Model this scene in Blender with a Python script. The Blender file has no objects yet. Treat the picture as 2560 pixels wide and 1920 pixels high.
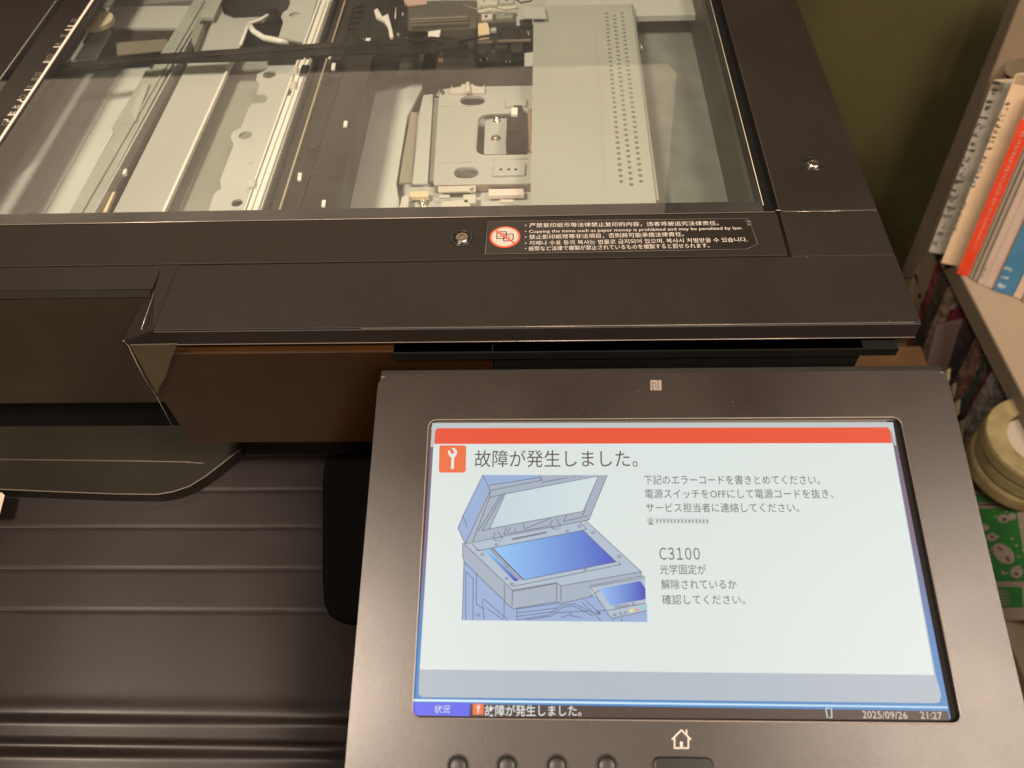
import bpy, bmesh, math, random
from mathutils import Vector, Matrix
random.seed(7)
SC = bpy.context.scene
COL = SC.collection
# ---------------------------------------------------------------- camera (metres; origin = front right corner of the platen glass, z up)
RX = Vector((0.999156, 0.0190, 0.0370))   # replaced below by exact axes
F, CX, CY, K = 1980.0, 1280.0, 960.0, 2560 / 2212
def _axes():
    y = Vector((1160*K-CX, -1447*K-CY, F)).normalized()
    x = -Vector((-39000*K-CX, 1108*K-CY, F)).normalized()
    x = (x - y*x.dot(y)).normalized()
    return x, y, x.cross(y)
AX, AY, AZ = _axes()                      # world axes seen in the camera frame (x right, y down, z forward)
CAM = Vector((-0.11379, -0.32811, 0.27810))
cam = bpy.data.cameras.new('camera'); camo = bpy.data.objects.new('camera', cam); COL.objects.link(camo)
def c2w(v): return Vector((AX.dot(v), AY.dot(v), AZ.dot(v)))
r, u, b = c2w(Vector((1,0,0))), c2w(Vector((0,-1,0))), c2w(Vector((0,0,-1)))
camo.matrix_world = Matrix(((r.x,u.x,b.x,CAM.x),(r.y,u.y,b.y,CAM.y),(r.z,u.z,b.z,CAM.z),(0,0,0,1)))
cam.sensor_width = 36; cam.lens = F/2560*36; cam.clip_start = 0.01; cam.clip_end = 20
cam.dof.use_dof = True; cam.dof.focus_distance = 0.40; cam.dof.aperture_fstop = 11
SC.camera = camo
# ---------------------------------------------------------------- world, lamps, exposure
w = bpy.data.worlds.new('World'); SC.world = w; w.use_nodes = True
w.node_tree.nodes['Background'].inputs[0].default_value = (1.0, 0.84, 0.68, 1)
w.node_tree.nodes['Background'].inputs[1].default_value = 0.06
def lamp(name, loc, target, size, watts, color):
    l = bpy.data.lights.new(name, 'AREA'); l.shape = 'DISK'; l.size = size; l.energy = watts; l.color = color
    o = bpy.data.objects.new(name, l); COL.objects.link(o); o.location = loc
    o.rotation_euler = (Vector(target)-Vector(loc)).to_track_quat('-Z', 'Y').to_euler()
lamp('ceiling_lamp', (0.76, -0.50, 1.30), (0, 0, -0.1), 0.60, 31, (1.0, 0.80, 0.635))
lamp('bookcase_fill_light', (0.30, -1.25, 1.05), (0.1, 0, -0.2), 0.34, 12, (1.0, 0.80, 0.635))  # added fill with no source behind it, brightens the bookcase fronts
lamp('room_lamp', (-0.70, -0.50, 1.30), (-0.2, 0, -0.1), 0.30, 33, (1.0, 0.80, 0.635))
SC.view_settings.view_transform = 'Standard'; SC.view_settings.look = 'None'
SC.view_settings.exposure = 0.0; SC.view_settings.gamma = 1.0
# ---------------------------------------------------------------- helpers
def ray(x, y): return c2w(Vector(((x*K-CX)/F, (y*K-CY)/F, 1)))
def at(x, y, z=0.0):                       # where the sight line through that point meets the level z
    d = ray(x, y); return CAM + d*((z-CAM.z)/d.z)
def atY(x, y, Y):
    d = ray(x, y); return CAM + d*((Y-CAM.y)/d.y)
TH = math.radians(13); PN = Vector((0, -math.sin(TH), math.cos(TH))); PV = Vector((0, math.cos(TH), math.sin(TH)))
PK = 0.91
P0 = CAM + (Vector((0, -0.1096, -0.0435)) - CAM)*PK      # a point of the control panel's face
def onp(x, y, up=0.0):                     # same for the tilted control panel face (up: height over the face)
    d = ray(x, y); q = P0 + PN*up
    return CAM + d*((q-CAM).dot(PN)/d.dot(PN))
X0, KX = 0.35, -0.047
def onx(x, y, X=X0):                       # bookcase front plane
    d = ray(x, y); return CAM + d*((X+KX*CAM.y-CAM.x)/(d.x-KX*d.y))

def lin(c): 
    c = c/255; return c/12.92 if c <= 0.04045 else ((c+0.055)/1.055)**2.4
def rgb(r, g, b): return (lin(r), lin(g), lin(b), 1)
MATS = {}
def mat(name, col, rough=0.5, metal=0.0, spec=0.5, bump=0.0, bscale=900, var=0.0, vscale=40, coat=0.0, emit=None, estr=0.0, detail=3, grain=0.0, gscale=1700):
    if name in MATS: return MATS[name]
    m = bpy.data.materials.new(name); m.use_nodes = True; nt = m.node_tree; n = nt.nodes; L = nt.links
    p = n['Principled BSDF']
    if len(col) == 3: col = (*col, 1)
    p.inputs['Base Color'].default_value = col; p.inputs['Roughness'].default_value = rough
    p.inputs['Metallic'].default_value = metal; p.inputs['Specular IOR Level'].default_value = spec
    p.inputs['Coat Weight'].default_value = coat
    tc = n.new('ShaderNodeTexCoord')
    if var:
        nz = n.new('ShaderNodeTexNoise'); nz.inputs['Scale'].default_value = vscale; nz.inputs['Detail'].default_value = detail
        L.new(tc.outputs['Object'], nz.inputs['Vector'])
        mr = n.new('ShaderNodeMapRange'); mr.inputs[1].default_value = 0.3; mr.inputs[2].default_value = 0.7
        mr.inputs[3].default_value = 1-var; mr.inputs[4].default_value = 1+var
        L.new(nz.outputs['Fac'], mr.inputs[0])
        mx = n.new('ShaderNodeVectorMath'); mx.operation = 'SCALE'; mx.inputs[0].default_value = col[:3]
        L.new(mr.outputs[0], mx.inputs['Scale']); L.new(mx.outputs[0], p.inputs['Base Color'])
        mr2 = n.new('ShaderNodeMapRange'); mr2.inputs[1].default_value = 0.3; mr2.inputs[2].default_value = 0.7
        mr2.inputs[3].default_value = max(0.02, rough-0.06); mr2.inputs[4].default_value = min(1, rough+0.06)
        L.new(nz.outputs['Fac'], mr2.inputs[0]); L.new(mr2.outputs[0], p.inputs['Roughness'])
    if grain:
        ng = n.new('ShaderNodeTexNoise'); ng.inputs['Scale'].default_value = gscale; ng.inputs['Detail'].default_value = 1
        L.new(tc.outputs['Object'], ng.inputs['Vector'])
        mg = n.new('ShaderNodeMapRange'); mg.inputs[1].default_value = 0.3; mg.inputs[2].default_value = 0.7
        mg.inputs[3].default_value = 1-grain; mg.inputs[4].default_value = 1+grain; L.new(ng.outputs['Fac'], mg.inputs[0])
        vg = n.new('ShaderNodeVectorMath'); vg.operation = 'SCALE'; vg.inputs[0].default_value = col[:3]
        src = p.inputs['Base Color'].links
        if src: L.new(src[0].from_socket, vg.inputs[0])
        L.new(mg.outputs[0], vg.inputs['Scale']); L.new(vg.outputs[0], p.inputs['Base Color'])
    if bump:
        nb = n.new('ShaderNodeTexNoise'); nb.inputs['Scale'].default_value = bscale; nb.inputs['Detail'].default_value = 2
        L.new(tc.outputs['Object'], nb.inputs['Vector'])
        bp = n.new('ShaderNodeBump'); bp.inputs['Strength'].default_value = bump; bp.inputs['Distance'].default_value = 0.0004
        L.new(nb.outputs['Fac'], bp.inputs['Height']); L.new(bp.outputs[0], p.inputs['Normal'])
    if emit:
        p.inputs['Emission Color'].default_value = (*emit[:3], 1); p.inputs['Emission Strength'].default_value = estr
    MATS[name] = m; return m
def glass_mat(name, tint, refl_rough=0.0, ior=1.5, spots=False):
    m = bpy.data.materials.new(name); m.use_nodes = True; nt = m.node_tree; n = nt.nodes; L = nt.links
    n.remove(n['Principled BSDF']); out = n['Material Output']
    t = n.new('ShaderNodeBsdfTransparent'); t.inputs[0].default_value = (*tint, 1)
    g = n.new('ShaderNodeBsdfGlossy'); g.inputs['Roughness'].default_value = refl_rough
    fr = n.new('ShaderNodeFresnel'); fr.inputs['IOR'].default_value = ior
    ad = n.new('ShaderNodeMath'); ad.operation = 'MULTIPLY'; ad.inputs[1].default_value = 1.55; ad.use_clamp = True
    L.new(fr.outputs[0], ad.inputs[0])
    df = n.new('ShaderNodeBsdfDiffuse'); df.inputs[0].default_value = (0.8,0.8,0.76,1)
    tc = n.new('ShaderNodeTexCoord'); mp = n.new('ShaderNodeMapping'); mp.inputs['Scale'].default_value = (1.0, 0.35, 1.0); mp.inputs['Rotation'].default_value = (0, 0, 0.5)
    nz = n.new('ShaderNodeTexNoise'); nz.inputs['Scale'].default_value = 16; nz.inputs['Detail'].default_value = 6; nz.inputs['Roughness'].default_value = 0.65
    L.new(tc.outputs['Object'], mp.inputs[0]); L.new(mp.outputs[0], nz.inputs['Vector'])
    mr = n.new('ShaderNodeMapRange'); mr.inputs[1].default_value = 0.35; mr.inputs[2].default_value = 0.75; mr.inputs[3].default_value = 0.006; mr.inputs[4].default_value = 0.040; L.new(nz.outputs['Fac'], mr.inputs[0])
    m0 = n.new('ShaderNodeMixShader'); L.new(mr.outputs[0], m0.inputs[0]); L.new(t.outputs[0], m0.inputs[1]); L.new(df.outputs[0], m0.inputs[2])
    mx = n.new('ShaderNodeMixShader'); L.new(ad.outputs[0], mx.inputs[0]); L.new(m0.outputs[0], mx.inputs[1]); L.new(g.outputs[0], mx.inputs[2])
    L.new(mx.outputs[0], out.inputs[0]); MATS[name] = m; return m
def flat(name, col, s=1.0):                # something that gives off its own light (a lit display)
    if name in MATS: return MATS[name]
    m = mat(name, (0.006,0.006,0.006), 0.42, spec=0.18, emit=rgb(*col), estr=s); return m

def link(o, parent=None):
    COL.objects.link(o)
    if parent is not None: o.parent = parent
    return o
def tag(o, label=None, cat=None, group=None, kind=None):
    for k, v in (('label', label), ('category', cat), ('group', group), ('kind', kind)):
        if v: o[k] = v
    return o
def empty(name, loc=(0,0,0), **kw):
    o = bpy.data.objects.new(name, None); o.empty_display_size = 0.02; COL.objects.link(o)
    # the Empty marks the thing's base; parts keep world coordinates
    o.location = loc; tag(o, **kw); return o
def mk(name, bm, m, parent=None, smooth=False, bevel=0.0, seg=2):
    me = bpy.data.meshes.new(name)
    bmesh.ops.recalc_face_normals(bm, faces=bm.faces)
    bm.to_mesh(me); bm.free()
    ms = m if isinstance(m, (list, tuple)) else [m]
    for x in ms: me.materials.append(x)
    o = bpy.data.objects.new(name, me); COL.objects.link(o)
    if parent is not None:
        o.parent = parent
        wl = parent.location.copy(); pp = parent.parent
        while pp is not None: wl += pp.location; pp = pp.parent
        o.matrix_parent_inverse = Matrix.Translation(-wl)
    if smooth: 
        for p in me.polygons: p.use_smooth = True
    if bevel:
        md = o.modifiers.new('bevel', 'BEVEL'); md.width = bevel; md.segments = seg; md.limit_method = 'ANGLE'; md.angle_limit = math.radians(40)
        md.harden_normals = False
    return o
def bx(bm, x0, x1, y0, y1, z0, z1):
    v = [bm.verts.new(p) for p in ((x0,y0,z0),(x1,y0,z0),(x1,y1,z0),(x0,y1,z0),(x0,y0,z1),(x1,y0,z1),(x1,y1,z1),(x0,y1,z1))]
    for f in ((0,3,2,1),(4,5,6,7),(0,1,5,4),(1,2,6,5),(2,3,7,6),(3,0,4,7)): bm.faces.new([v[i] for i in f])
def box(name, x0, x1, y0, y1, z0, z1, m, parent=None, bevel=0.0):
    bm = bmesh.new(); bx(bm, x0, x1, y0, y1, z0, z1); return mk(name, bm, m, parent, bevel=bevel)
def slabv(bm, top, off, mi=0):
    off = Vector(off); a = [bm.verts.new(p) for p in top]; c = [bm.verts.new(Vector(p)+off) for p in top]; n = len(a)
    fs = [bm.faces.new(a), bm.faces.new(c[::-1])]
    for i in range(n): fs.append(bm.faces.new((a[i], a[(i+1)%n], c[(i+1)%n], c[i])))
    for f in fs: f.material_index = mi
def slab(name, top, off, m, parent=None, bevel=0.0):
    bm = bmesh.new(); slabv(bm, top, off); return mk(name, bm, m, parent, bevel=bevel)
def poly(name, px, z, th, m, parent=None, bevel=0.0):      # a plate cut to an outline, its top at level z, th thick
    return slab(name, [at(x, y, z) for x, y in px], (0,0,-th), m, parent, bevel)
def cyl(bm, c, r0, r1, z0, z1, n=24, axis=None):
    rings = []
    for r, z in ((r0, z0), (r1, z1)):
        rings.append([bm.verts.new((c[0]+r*math.cos(2*math.pi*i/n), c[1]+r*math.sin(2*math.pi*i/n), z)) for i in range(n)])
    for i in range(n): bm.faces.new((rings[0][i], rings[0][(i+1)%n], rings[1][(i+1)%n], rings[1][i]))
    bm.faces.new(rings[0][::-1]); bm.faces.new(rings[1])
def lathe(bm, c, prof, n=32):
    rings = [[bm.verts.new((c[0]+r*math.cos(2*math.pi*i/n), c[1]+r*math.sin(2*math.pi*i/n), z)) for i in range(n)] for r, z in prof]
    for a, b_ in zip(rings, rings[1:]):
        for i in range(n): bm.faces.new((a[i], a[(i+1)%n], b_[(i+1)%n], b_[i]))
    bm.faces.new(rings[0][::-1]); bm.faces.new(rings[-1])
def tube(bm, pts, r, n=6):
    prev = None
    pts = [Vector(p) for p in pts]
    for i, p in enumerate(pts):
        d = (pts[min(i+1, len(pts)-1)] - pts[max(i-1, 0)]).normalized()
        a = d.cross(Vector((0,0,1))); a = a.normalized() if a.length > 1e-4 else Vector((1,0,0)); c = d.cross(a)
        ring = [bm.verts.new(p + a*r*math.cos(2*math.pi*k/n) + c*r*math.sin(2*math.pi*k/n)) for k in range(n)]
        if prev: 
            for k in range(n): bm.faces.new((prev[k], prev[(k+1)%n], ring[(k+1)%n], ring[k]))
        else: bm.faces.new(ring)
        prev = ring
    bm.faces.new(prev)
def circ(c, r, n=24, z=None, a0=0): return [Vector((c[0]+r*math.cos(a0+2*math.pi*i/n), c[1]+r*math.sin(a0+2*math.pi*i/n), c[2] if z is None else z)) for i in range(n)]
def rrect(x0, x1, y0, y1, r, z, n=6):
    o = []
    for cx, cy, a in ((x1-r, y1-r, 0), (x0+r, y1-r, 90), (x0+r, y0+r, 180), (x1-r, y0+r, 270)):
        for i in range(n+1):
            t = math.radians(a + 90*i/n); o.append(Vector((cx+r*math.cos(t), cy+r*math.sin(t), z)))
    return o
def plate_holes(name, outer, holes, z, th, m, parent=None):
    # plate with real holes: curve with several outlines, filled and extruded, turned into a mesh
    cu = bpy.data.curves.new(name, 'CURVE'); cu.dimensions = '2D'; cu.fill_mode = 'BOTH'; cu.extrude = th/2
    for ring in [outer]+holes:
        s = cu.splines.new('POLY'); s.points.add(len(ring)-1); s.use_cyclic_u = True
        for p, q in zip(s.points, ring): p.co = (q[0], q[1], 0, 1)
    tmp = bpy.data.objects.new('tmp', cu); COL.objects.link(tmp); bpy.context.view_layer.update()
    me = bpy.data.meshes.new_from_object(tmp.evaluated_get(bpy.context.evaluated_depsgraph_get()))
    bpy.data.objects.remove(tmp); bpy.data.curves.remove(cu)
    me.transform(Matrix.Translation((0,0,z-th/2))); me.materials.clear(); me.materials.append(m)
    o = bpy.data.objects.new(name, me); COL.objects.link(o); 
    if parent is not None: o.parent = parent
    return o
def text(name, body, fr, h, m, parent=None, width=None, weight=0.0, tall=1.0, space=1.0):
    # fr: Matrix that carries the flat lettering (x along the line, y up) to its place; h: em height; width: fitted length
    cu = bpy.data.curves.new(name, 'FONT'); cu.body = body; cu.size = 1.0; cu.offset = weight; cu.resolution_u = 2; cu.space_character = space
    tmp = bpy.data.objects.new('tmp', cu); COL.objects.link(tmp); bpy.context.view_layer.update()
    me = bpy.data.meshes.new_from_object(tmp.evaluated_get(bpy.context.evaluated_depsgraph_get()))
    bpy.data.objects.remove(tmp); bpy.data.curves.remove(cu)
    xs = [v.co.x for v in me.vertices]; x0, x1 = min(xs), max(xs)
    sx = width/(x1-x0) if width else h
    for v in me.vertices: v.co = Vector(((v.co.x-x0)*sx, v.co.y*h*tall, 0))
    me.transform(fr); me.materials.clear(); me.materials.append(m)
    me.name = name; o = bpy.data.objects.new(name, me); COL.objects.link(o)
    if parent is not None: o.parent = parent
    return o
def frame(o, x, y, lift=0.0):
    x = Vector(x).normalized(); y = Vector(y); y = (y - x*y.dot(x)).normalized(); z = x.cross(y); o = Vector(o)+z*lift
    return Matrix(((x.x,y.x,z.x,o.x),(x.y,y.y,z.y,o.y),(x.z,y.z,z.z,o.z),(0,0,0,1)))
# ---------------------------------------------------------------- materials
BLK = mat('black_textured_plastic', (0.0115, 0.0088, 0.0068), 0.55, spec=0.30, grain=0.5, bump=0.25, bscale=3000, var=0.10, vscale=14)
BLKP = mat('panel_textured_plastic', (0.015, 0.0103, 0.008), 0.33, spec=0.50, grain=0.35, bump=0.14, bscale=3200, var=0.05, vscale=10)
TRAYM = mat('tray_plastic', (0.0085, 0.0058, 0.0046), 0.45, spec=0.55, grain=0.5, bump=0.2, bscale=3000, var=0.15, vscale=9)
GLOSSB = mat('glossy_black_plastic', (0.010, 0.010, 0.010), 0.28)
DEEP = mat('deep_black', (0.004, 0.0036, 0.0032), 0.7, spec=0.15)
FACEM = mat('front_face_plastic', (0.03, 0.022, 0.014), 0.45, bump=0.3, bscale=1200, var=0.2, vscale=12)
BROWN = mat('painted_floor_reflection', (0.024, 0.0098, 0.0024), 0.22, bump=0.05, bscale=200, var=0.5, vscale=9)  # the floor's reflection in the face, put into the base colour
BEIGEC = mat('beige_patch_tone', (0.055, 0.042, 0.022), 0.5, var=0.1)
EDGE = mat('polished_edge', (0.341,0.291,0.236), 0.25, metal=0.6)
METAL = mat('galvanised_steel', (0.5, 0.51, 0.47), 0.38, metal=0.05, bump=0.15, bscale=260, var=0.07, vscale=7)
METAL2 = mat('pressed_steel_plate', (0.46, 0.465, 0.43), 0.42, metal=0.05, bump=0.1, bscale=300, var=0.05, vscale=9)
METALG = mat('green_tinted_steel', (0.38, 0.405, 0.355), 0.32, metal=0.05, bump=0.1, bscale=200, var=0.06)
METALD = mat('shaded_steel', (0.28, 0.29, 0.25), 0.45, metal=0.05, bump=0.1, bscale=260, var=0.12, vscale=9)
COVER = mat('lens_cover_plate', (0.355, 0.36, 0.32), 0.55, bump=0.15, bscale=500, var=0.04, vscale=12)
IVORY = mat('ivory_plastic', (0.86, 0.83, 0.76), 0.30)
CREAM = mat('cream_plastic', (0.75, 0.60, 0.38), 0.45)
BP = mat('carriage_black_plastic', (0.011, 0.0095, 0.008), 0.42, bump=0.2, bscale=900, var=0.1)
BP2 = mat('carriage_charcoal_plastic', (0.024, 0.021, 0.018), 0.45, bump=0.2, bscale=900, var=0.1)
BRWN = mat('smoked_brown_film', (0.11, 0.1, 0.078), 0.35, var=0.1)
CHROME = mat('screw_metal', (0.75, 0.7, 0.62), 0.2, metal=1.0)
COPPER = mat('copper_strip', (0.75, 0.5, 0.35), 0.3, metal=0.7)
CLEAR = mat('milky_clear_plastic', (0.60, 0.57, 0.49), 0.25, spec=0.7)
WHITE = mat('white_print', (0.48, 0.43, 0.38), 0.6)
PRINTG = mat('grey_print', (0.2, 0.17, 0.15), 0.6)
GLASS = glass_mat('platen_glass', (0.93, 0.96, 0.93))
WALLM = mat('olive_wall_paint', (0.045, 0.04, 0.0075), 0.85, bump=0.3, bscale=300, var=0.03, vscale=30, grain=0.22, gscale=700)
# ---------------------------------------------------------------- setting: wall and floor
box('wall', -1.6, 1.6, 0.47, 0.55, -0.95, 1.6, WALLM)['kind'] = 'structure'
fm = mat('floor_wood', (0.124,0.068,0.028), 0.45, var=0.25, vscale=4, bump=0.2, bscale=60)
fl = empty('floor', (0,0,-0.95), kind='structure')
for i in range(14):
    for j in range(3):
        y0 = -1.3 + j*0.6 - (i % 2)*0.25
        box('plank', -1.05+i*0.15, -1.05+i*0.15+0.1485, y0, y0+0.5985, -0.97, -0.95, fm, fl)
# ---------------------------------------------------------------- the copier
cop = empty('copier', (0, 0, 0), label='black office photocopier with its document glass open and a lit error screen', cat='photocopier')
XR = 0.0575; XL = -0.74; YB = 0.40; NX = -0.311      # right edge, left edge, back, notch
Yc = -0.0412; ZB = -0.090
# scanner housing: deck right of the glass, front cover with bevel, faces under the lip
bm = bmesh.new()
bx(bm, 0.0076, XR, -0.0086, YB, -0.02, 0.0)
dk = mk('side_deck', bm, BLK, cop, bevel=0.0006)
yl = at(1000, 739, -0.0045).y
pr = [(0.2, 0), (-0.0853, 0), (yl+0.0004, -0.0035), (yl, -0.0045), (yl, -0.010), (yl+0.002, -0.012)]
def extr(name, prof, x0, x1, m, parent, bevel=0.0, x1top=None):
    bm = bmesh.new(); a = [bm.verts.new((x0, y, z)) for y, z in prof]; c = [bm.verts.new((x1, y, z)) for y, z in prof]; n = len(prof)
    bm.faces.new(a); bm.faces.new(c[::-1])
    for i in range(n): bm.faces.new((a[i], a[(i+1)%n], c[(i+1)%n], c[i]))
    return mk(name, bm, m, parent, bevel=bevel)
# front cover, right (protruding) portion
fc = extr('front_cover', [(Yc-0.0006, 0), (-0.0853, 0), (-0.0853, -0.0115), (Yc-0.0006, -0.0115)], -0.2995, XR, BLK, cop, bevel=0.0003)
LIP = mat('lip_smooth_plastic', (0.014, 0.0105, 0.009), 0.5, spec=0.35, bump=0.05, bscale=1500)
yl = -0.0868; zl = atY(1000, 738, yl).z
extr('lip_bevel', [(-0.0856, -0.0004), (-0.0861, -0.0008), (yl, zl), (yl+0.0004, zl-0.0012), (-0.0856, zl-0.0012)], -0.2995, XR, LIP, fc, bevel=0.0003)
# deck strip that carries on right of the screwed plate
box('cover_corner', 0.0076, XR, Yc-0.0006, -0.0094, -0.0112, -0.0001, BLK, cop, bevel=0.0004)
# left (set back) portion of the cover
yb1 = at(160, 626).y; yb2 = at(160, 644, -0.0012).y
extr('set_back_cover', [(Yc-0.0006, -0.0001), (yb1, -0.0001), (yb1, -0.0016), (Yc-0.0006, -0.0016)], XL, -0.3080, BLK, cop)
extr('set_back_lip', [(yb1-0.0002, -0.0003), (yb2, -0.0012), (yb2+0.0001, -0.0016), (yb1-0.0002, -0.0016)], XL, -0.3085, mat('lip_dark', (0.008,0.0065,0.005), 0.6, spec=0.15), cop)
# corner piece between both, bevelled on two sides
bm = bmesh.new()
t = [Vector((-0.2995, Yc-0.0006, 0)), Vector((-0.2995, -0.0853, 0)), Vector((-0.3066, yb1, 0)), Vector((-0.3080, Yc-0.0006, 0))]
lo = [Vector((-0.2995, Yc-0.0006, -0.0115)), Vector((-0.2995, yl, zl)), at(265, 738, zl), Vector((-0.3135, yb2, -0.0045)), Vector((-0.3080, Yc-0.0006, -0.0115))]
a = [bm.verts.new(p) for p in (t[0], t[1], t[2], t[3])]
c = [bm.verts.new(p) for p in (lo[1], lo[2], lo[3])]
bm.faces.new((a[0], a[1], a[2], a[3])); bm.faces.new((a[1], c[0], c[1])); bm.faces.new((a[1], c[1], c[2], a[2])); 
d = [bm.verts.new(p - Vector((0,0,0.008))) for p in (lo[1], lo[2], lo[3])]
bm.faces.new((c[0], d[0], d[1], c[1])); bm.faces.new((c[1], d[1], d[2], c[2]))
mk('cover_bevel_corner', bm, BLK, cop)
# thin pale tubes that paint in the glint where edges catch the lamp
def line(name, pts, r, m, parent): 
    bm = bmesh.new(); tube(bm, pts, r); return mk(name, bm, m, parent, smooth=True)
# housing faces
bm = bmesh.new(); bx(bm, XL, NX+0.004, yb2+0.0002, yb2+0.008, ZB, -0.0018)
mk('set_back_front_face', bm, FACEM, cop)
yf = -0.0905
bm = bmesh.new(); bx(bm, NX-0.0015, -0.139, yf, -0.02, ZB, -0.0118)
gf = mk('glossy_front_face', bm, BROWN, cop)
gf['label'] = 'glossy lower face under the lip with the floor reflection painted brown'
slab('beige_patch', [atY(x_, y_, yf-0.0008) for x_, y_ in ((281,746),(383,744),(371,772),(359,811),(344,838),(340,852))], (0, 0.0007, 0), BEIGEC, cop)  # thin beige patch over the left end of the brown face
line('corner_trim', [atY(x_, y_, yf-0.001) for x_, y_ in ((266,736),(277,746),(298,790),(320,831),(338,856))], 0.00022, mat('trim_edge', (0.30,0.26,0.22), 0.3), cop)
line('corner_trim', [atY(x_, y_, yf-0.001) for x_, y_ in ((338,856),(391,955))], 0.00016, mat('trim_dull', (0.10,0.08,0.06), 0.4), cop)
box('dark_lower_face', -0.1385, 0.034, yf-0.0002, -0.02, ZB-0.2, -0.0118, DEEP, cop)
box('lip_underside', -0.186, 0.050, yf-0.001, -0.02, -0.0165, -0.0118, DEEP, cop)
# screwed plate in front of the glass
bm = bmesh.new(); bx(bm, XL, 0.0062, Yc+0.0002, -0.0096, -0.008, 0.0)
pl = mk('glass_retaining_plate', bm, BLK, cop, bevel=0.0004)
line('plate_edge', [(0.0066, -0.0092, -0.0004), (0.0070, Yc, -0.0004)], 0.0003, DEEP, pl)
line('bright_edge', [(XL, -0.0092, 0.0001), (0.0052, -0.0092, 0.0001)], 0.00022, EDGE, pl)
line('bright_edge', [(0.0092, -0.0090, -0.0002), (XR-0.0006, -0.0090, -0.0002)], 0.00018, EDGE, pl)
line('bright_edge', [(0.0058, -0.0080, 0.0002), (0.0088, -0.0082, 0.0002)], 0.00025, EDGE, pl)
line('bright_edge', [(-0.20, -0.0856, 0.0), (XR-0.003, -0.0856, 0.0)], 0.00014, mat('edge_glint', (0.35,0.30,0.26), 0.3, metal=0.5), fc)
line('bright_edge', [(-0.299, yl-0.0001, zl), (-0.02, yl-0.0001, zl), (XR, yl-0.0001, zl)], 0.00018, MATS['edge_glint'], fc)
line('bright_edge', [at(333, 632, 0.0003), at(305, 712, 0.0003)], 0.00018, MATS['edge_glint'], fc)
box('channel_floor', -0.002, 0.0076, -0.0086, YB, -0.006, -0.0035, DEEP, cop)
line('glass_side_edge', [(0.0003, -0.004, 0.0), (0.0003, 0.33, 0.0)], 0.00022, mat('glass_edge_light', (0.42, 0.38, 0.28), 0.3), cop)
line('deck_edge', [(0.0080, -0.006, -0.0002), (0.0080, 0.33, -0.0002)], 0.00012, mat('deck_edge_dull', (0.16,0.13,0.10), 0.4), cop)
# recessed screws (hole ring, washer, head)
def screw(p, name, parent):
    c = at(*p)
    bm = bmesh.new(); lathe(bm, c, [(0.0062, -0.0005), (0.0062, 0.0003), (0.0058, 0.0006), (0.0050, 0.0004), (0.0044, -0.0003), (0.0043, 0.00025)], 40)
    s = mk(name, bm, GLOSSB, parent, smooth=True)
    bm = bmesh.new(); lathe(bm, (c.x+0.0003, c.y-0.0003), [(0.0035, -0.0002), (0.0035, 0.0006), (0.0030, 0.0011), (0.0019, 0.0012), (0.0016, 0.0006), (0.0006, 0.0006)], 32)
    mk('screw_head', bm, mat('dull_screw', (0.30,0.26,0.23), 0.3, metal=1.0), s, smooth=False)
    return s
screw((997, 514), 'screw_recess', cop); screw((1756, 353), 'screw_recess', cop)
# ---------------------------------------------------------------- warning label
lab = slab('warning_label', [at(1054, 478, 0.0002), at(1617, 472, 0.0002), at(1637, 527, 0.0002), at(1612, 538, 0.0002), at(1048, 549, 0.0002)], (0,0,-0.0004), mat('label_film', (0.012, 0.01, 0.009), 0.3), cop)
for a_, b_ in (((1048,549),(1612,538)), ((1612,538),(1637,527)), ((1637,527),(1617,472)), ((1054,478),(1617,472)), ((1048,549),(1054,478))):
    line('label_edge', [at(*a_, 0.0003), at(*b_, 0.0003)], 0.00007, mat('label_edge', (0.22,0.19,0.17), 0.4), lab)
ic = at(1091, 513)
slab('sign_disc', circ(ic, 0.0078, 40, 0.0004), (0,0,-0.0002), mat('label_red', (0.62, 0.07, 0.03), 0.5), lab)
slab('sign_field', circ(ic, 0.0068, 40, 0.0005), (0,0,-0.0001), mat('label_white', (0.434,0.360,0.310), 0.5), lab)
def strip(bm, a, b_, w_, z):
    a = Vector(a); b_ = Vector(b_); d = (b_-a).normalized(); n = Vector((-d.y, d.x, 0))*w_/2
    slabv(bm, [Vector((a.x-n.x, a.y-n.y, z)), Vector((b_.x-n.x, b_.y-n.y, z)), Vector((b_.x+n.x, b_.y+n.y, z)), Vector((a.x+n.x, a.y+n.y, z))], (0,0,-0.00004))
bm = bmesh.new(); q = lambda a, b_: (ic.x+a*0.001, ic.y+b_*0.001)
for dx, dy in ((-1.6, 1.3), (2.0, -0.5)):
    P = [(-2.6+dx, -2.6+dy), (1.0+dx, -2.6+dy), (2.2+dx, -1.4+dy), (2.2+dx, 2.4+dy), (-2.6+dx, 2.4+dy)]
    for i in range(5): strip(bm, q(*P[i]), q(*P[(i+1) % 5]), 0.00055, 0.00058)
    for yy in (1.1, 0, -1.1): strip(bm, q(-1.6+dx, yy+dy), q(1.0+dx, yy+dy), 0.0003, 0.00058)
mk('copy_pictogram', bm, mat('label_ink', (0.02,0.018,0.016), 0.5), lab)
bm = bmesh.new(); strip(bm, q(-4.9, 4.9), q(4.9, -4.9), 0.0010, 0.00066); mk('prohibition_bar', bm, MATS['label_red'], lab)
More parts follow.
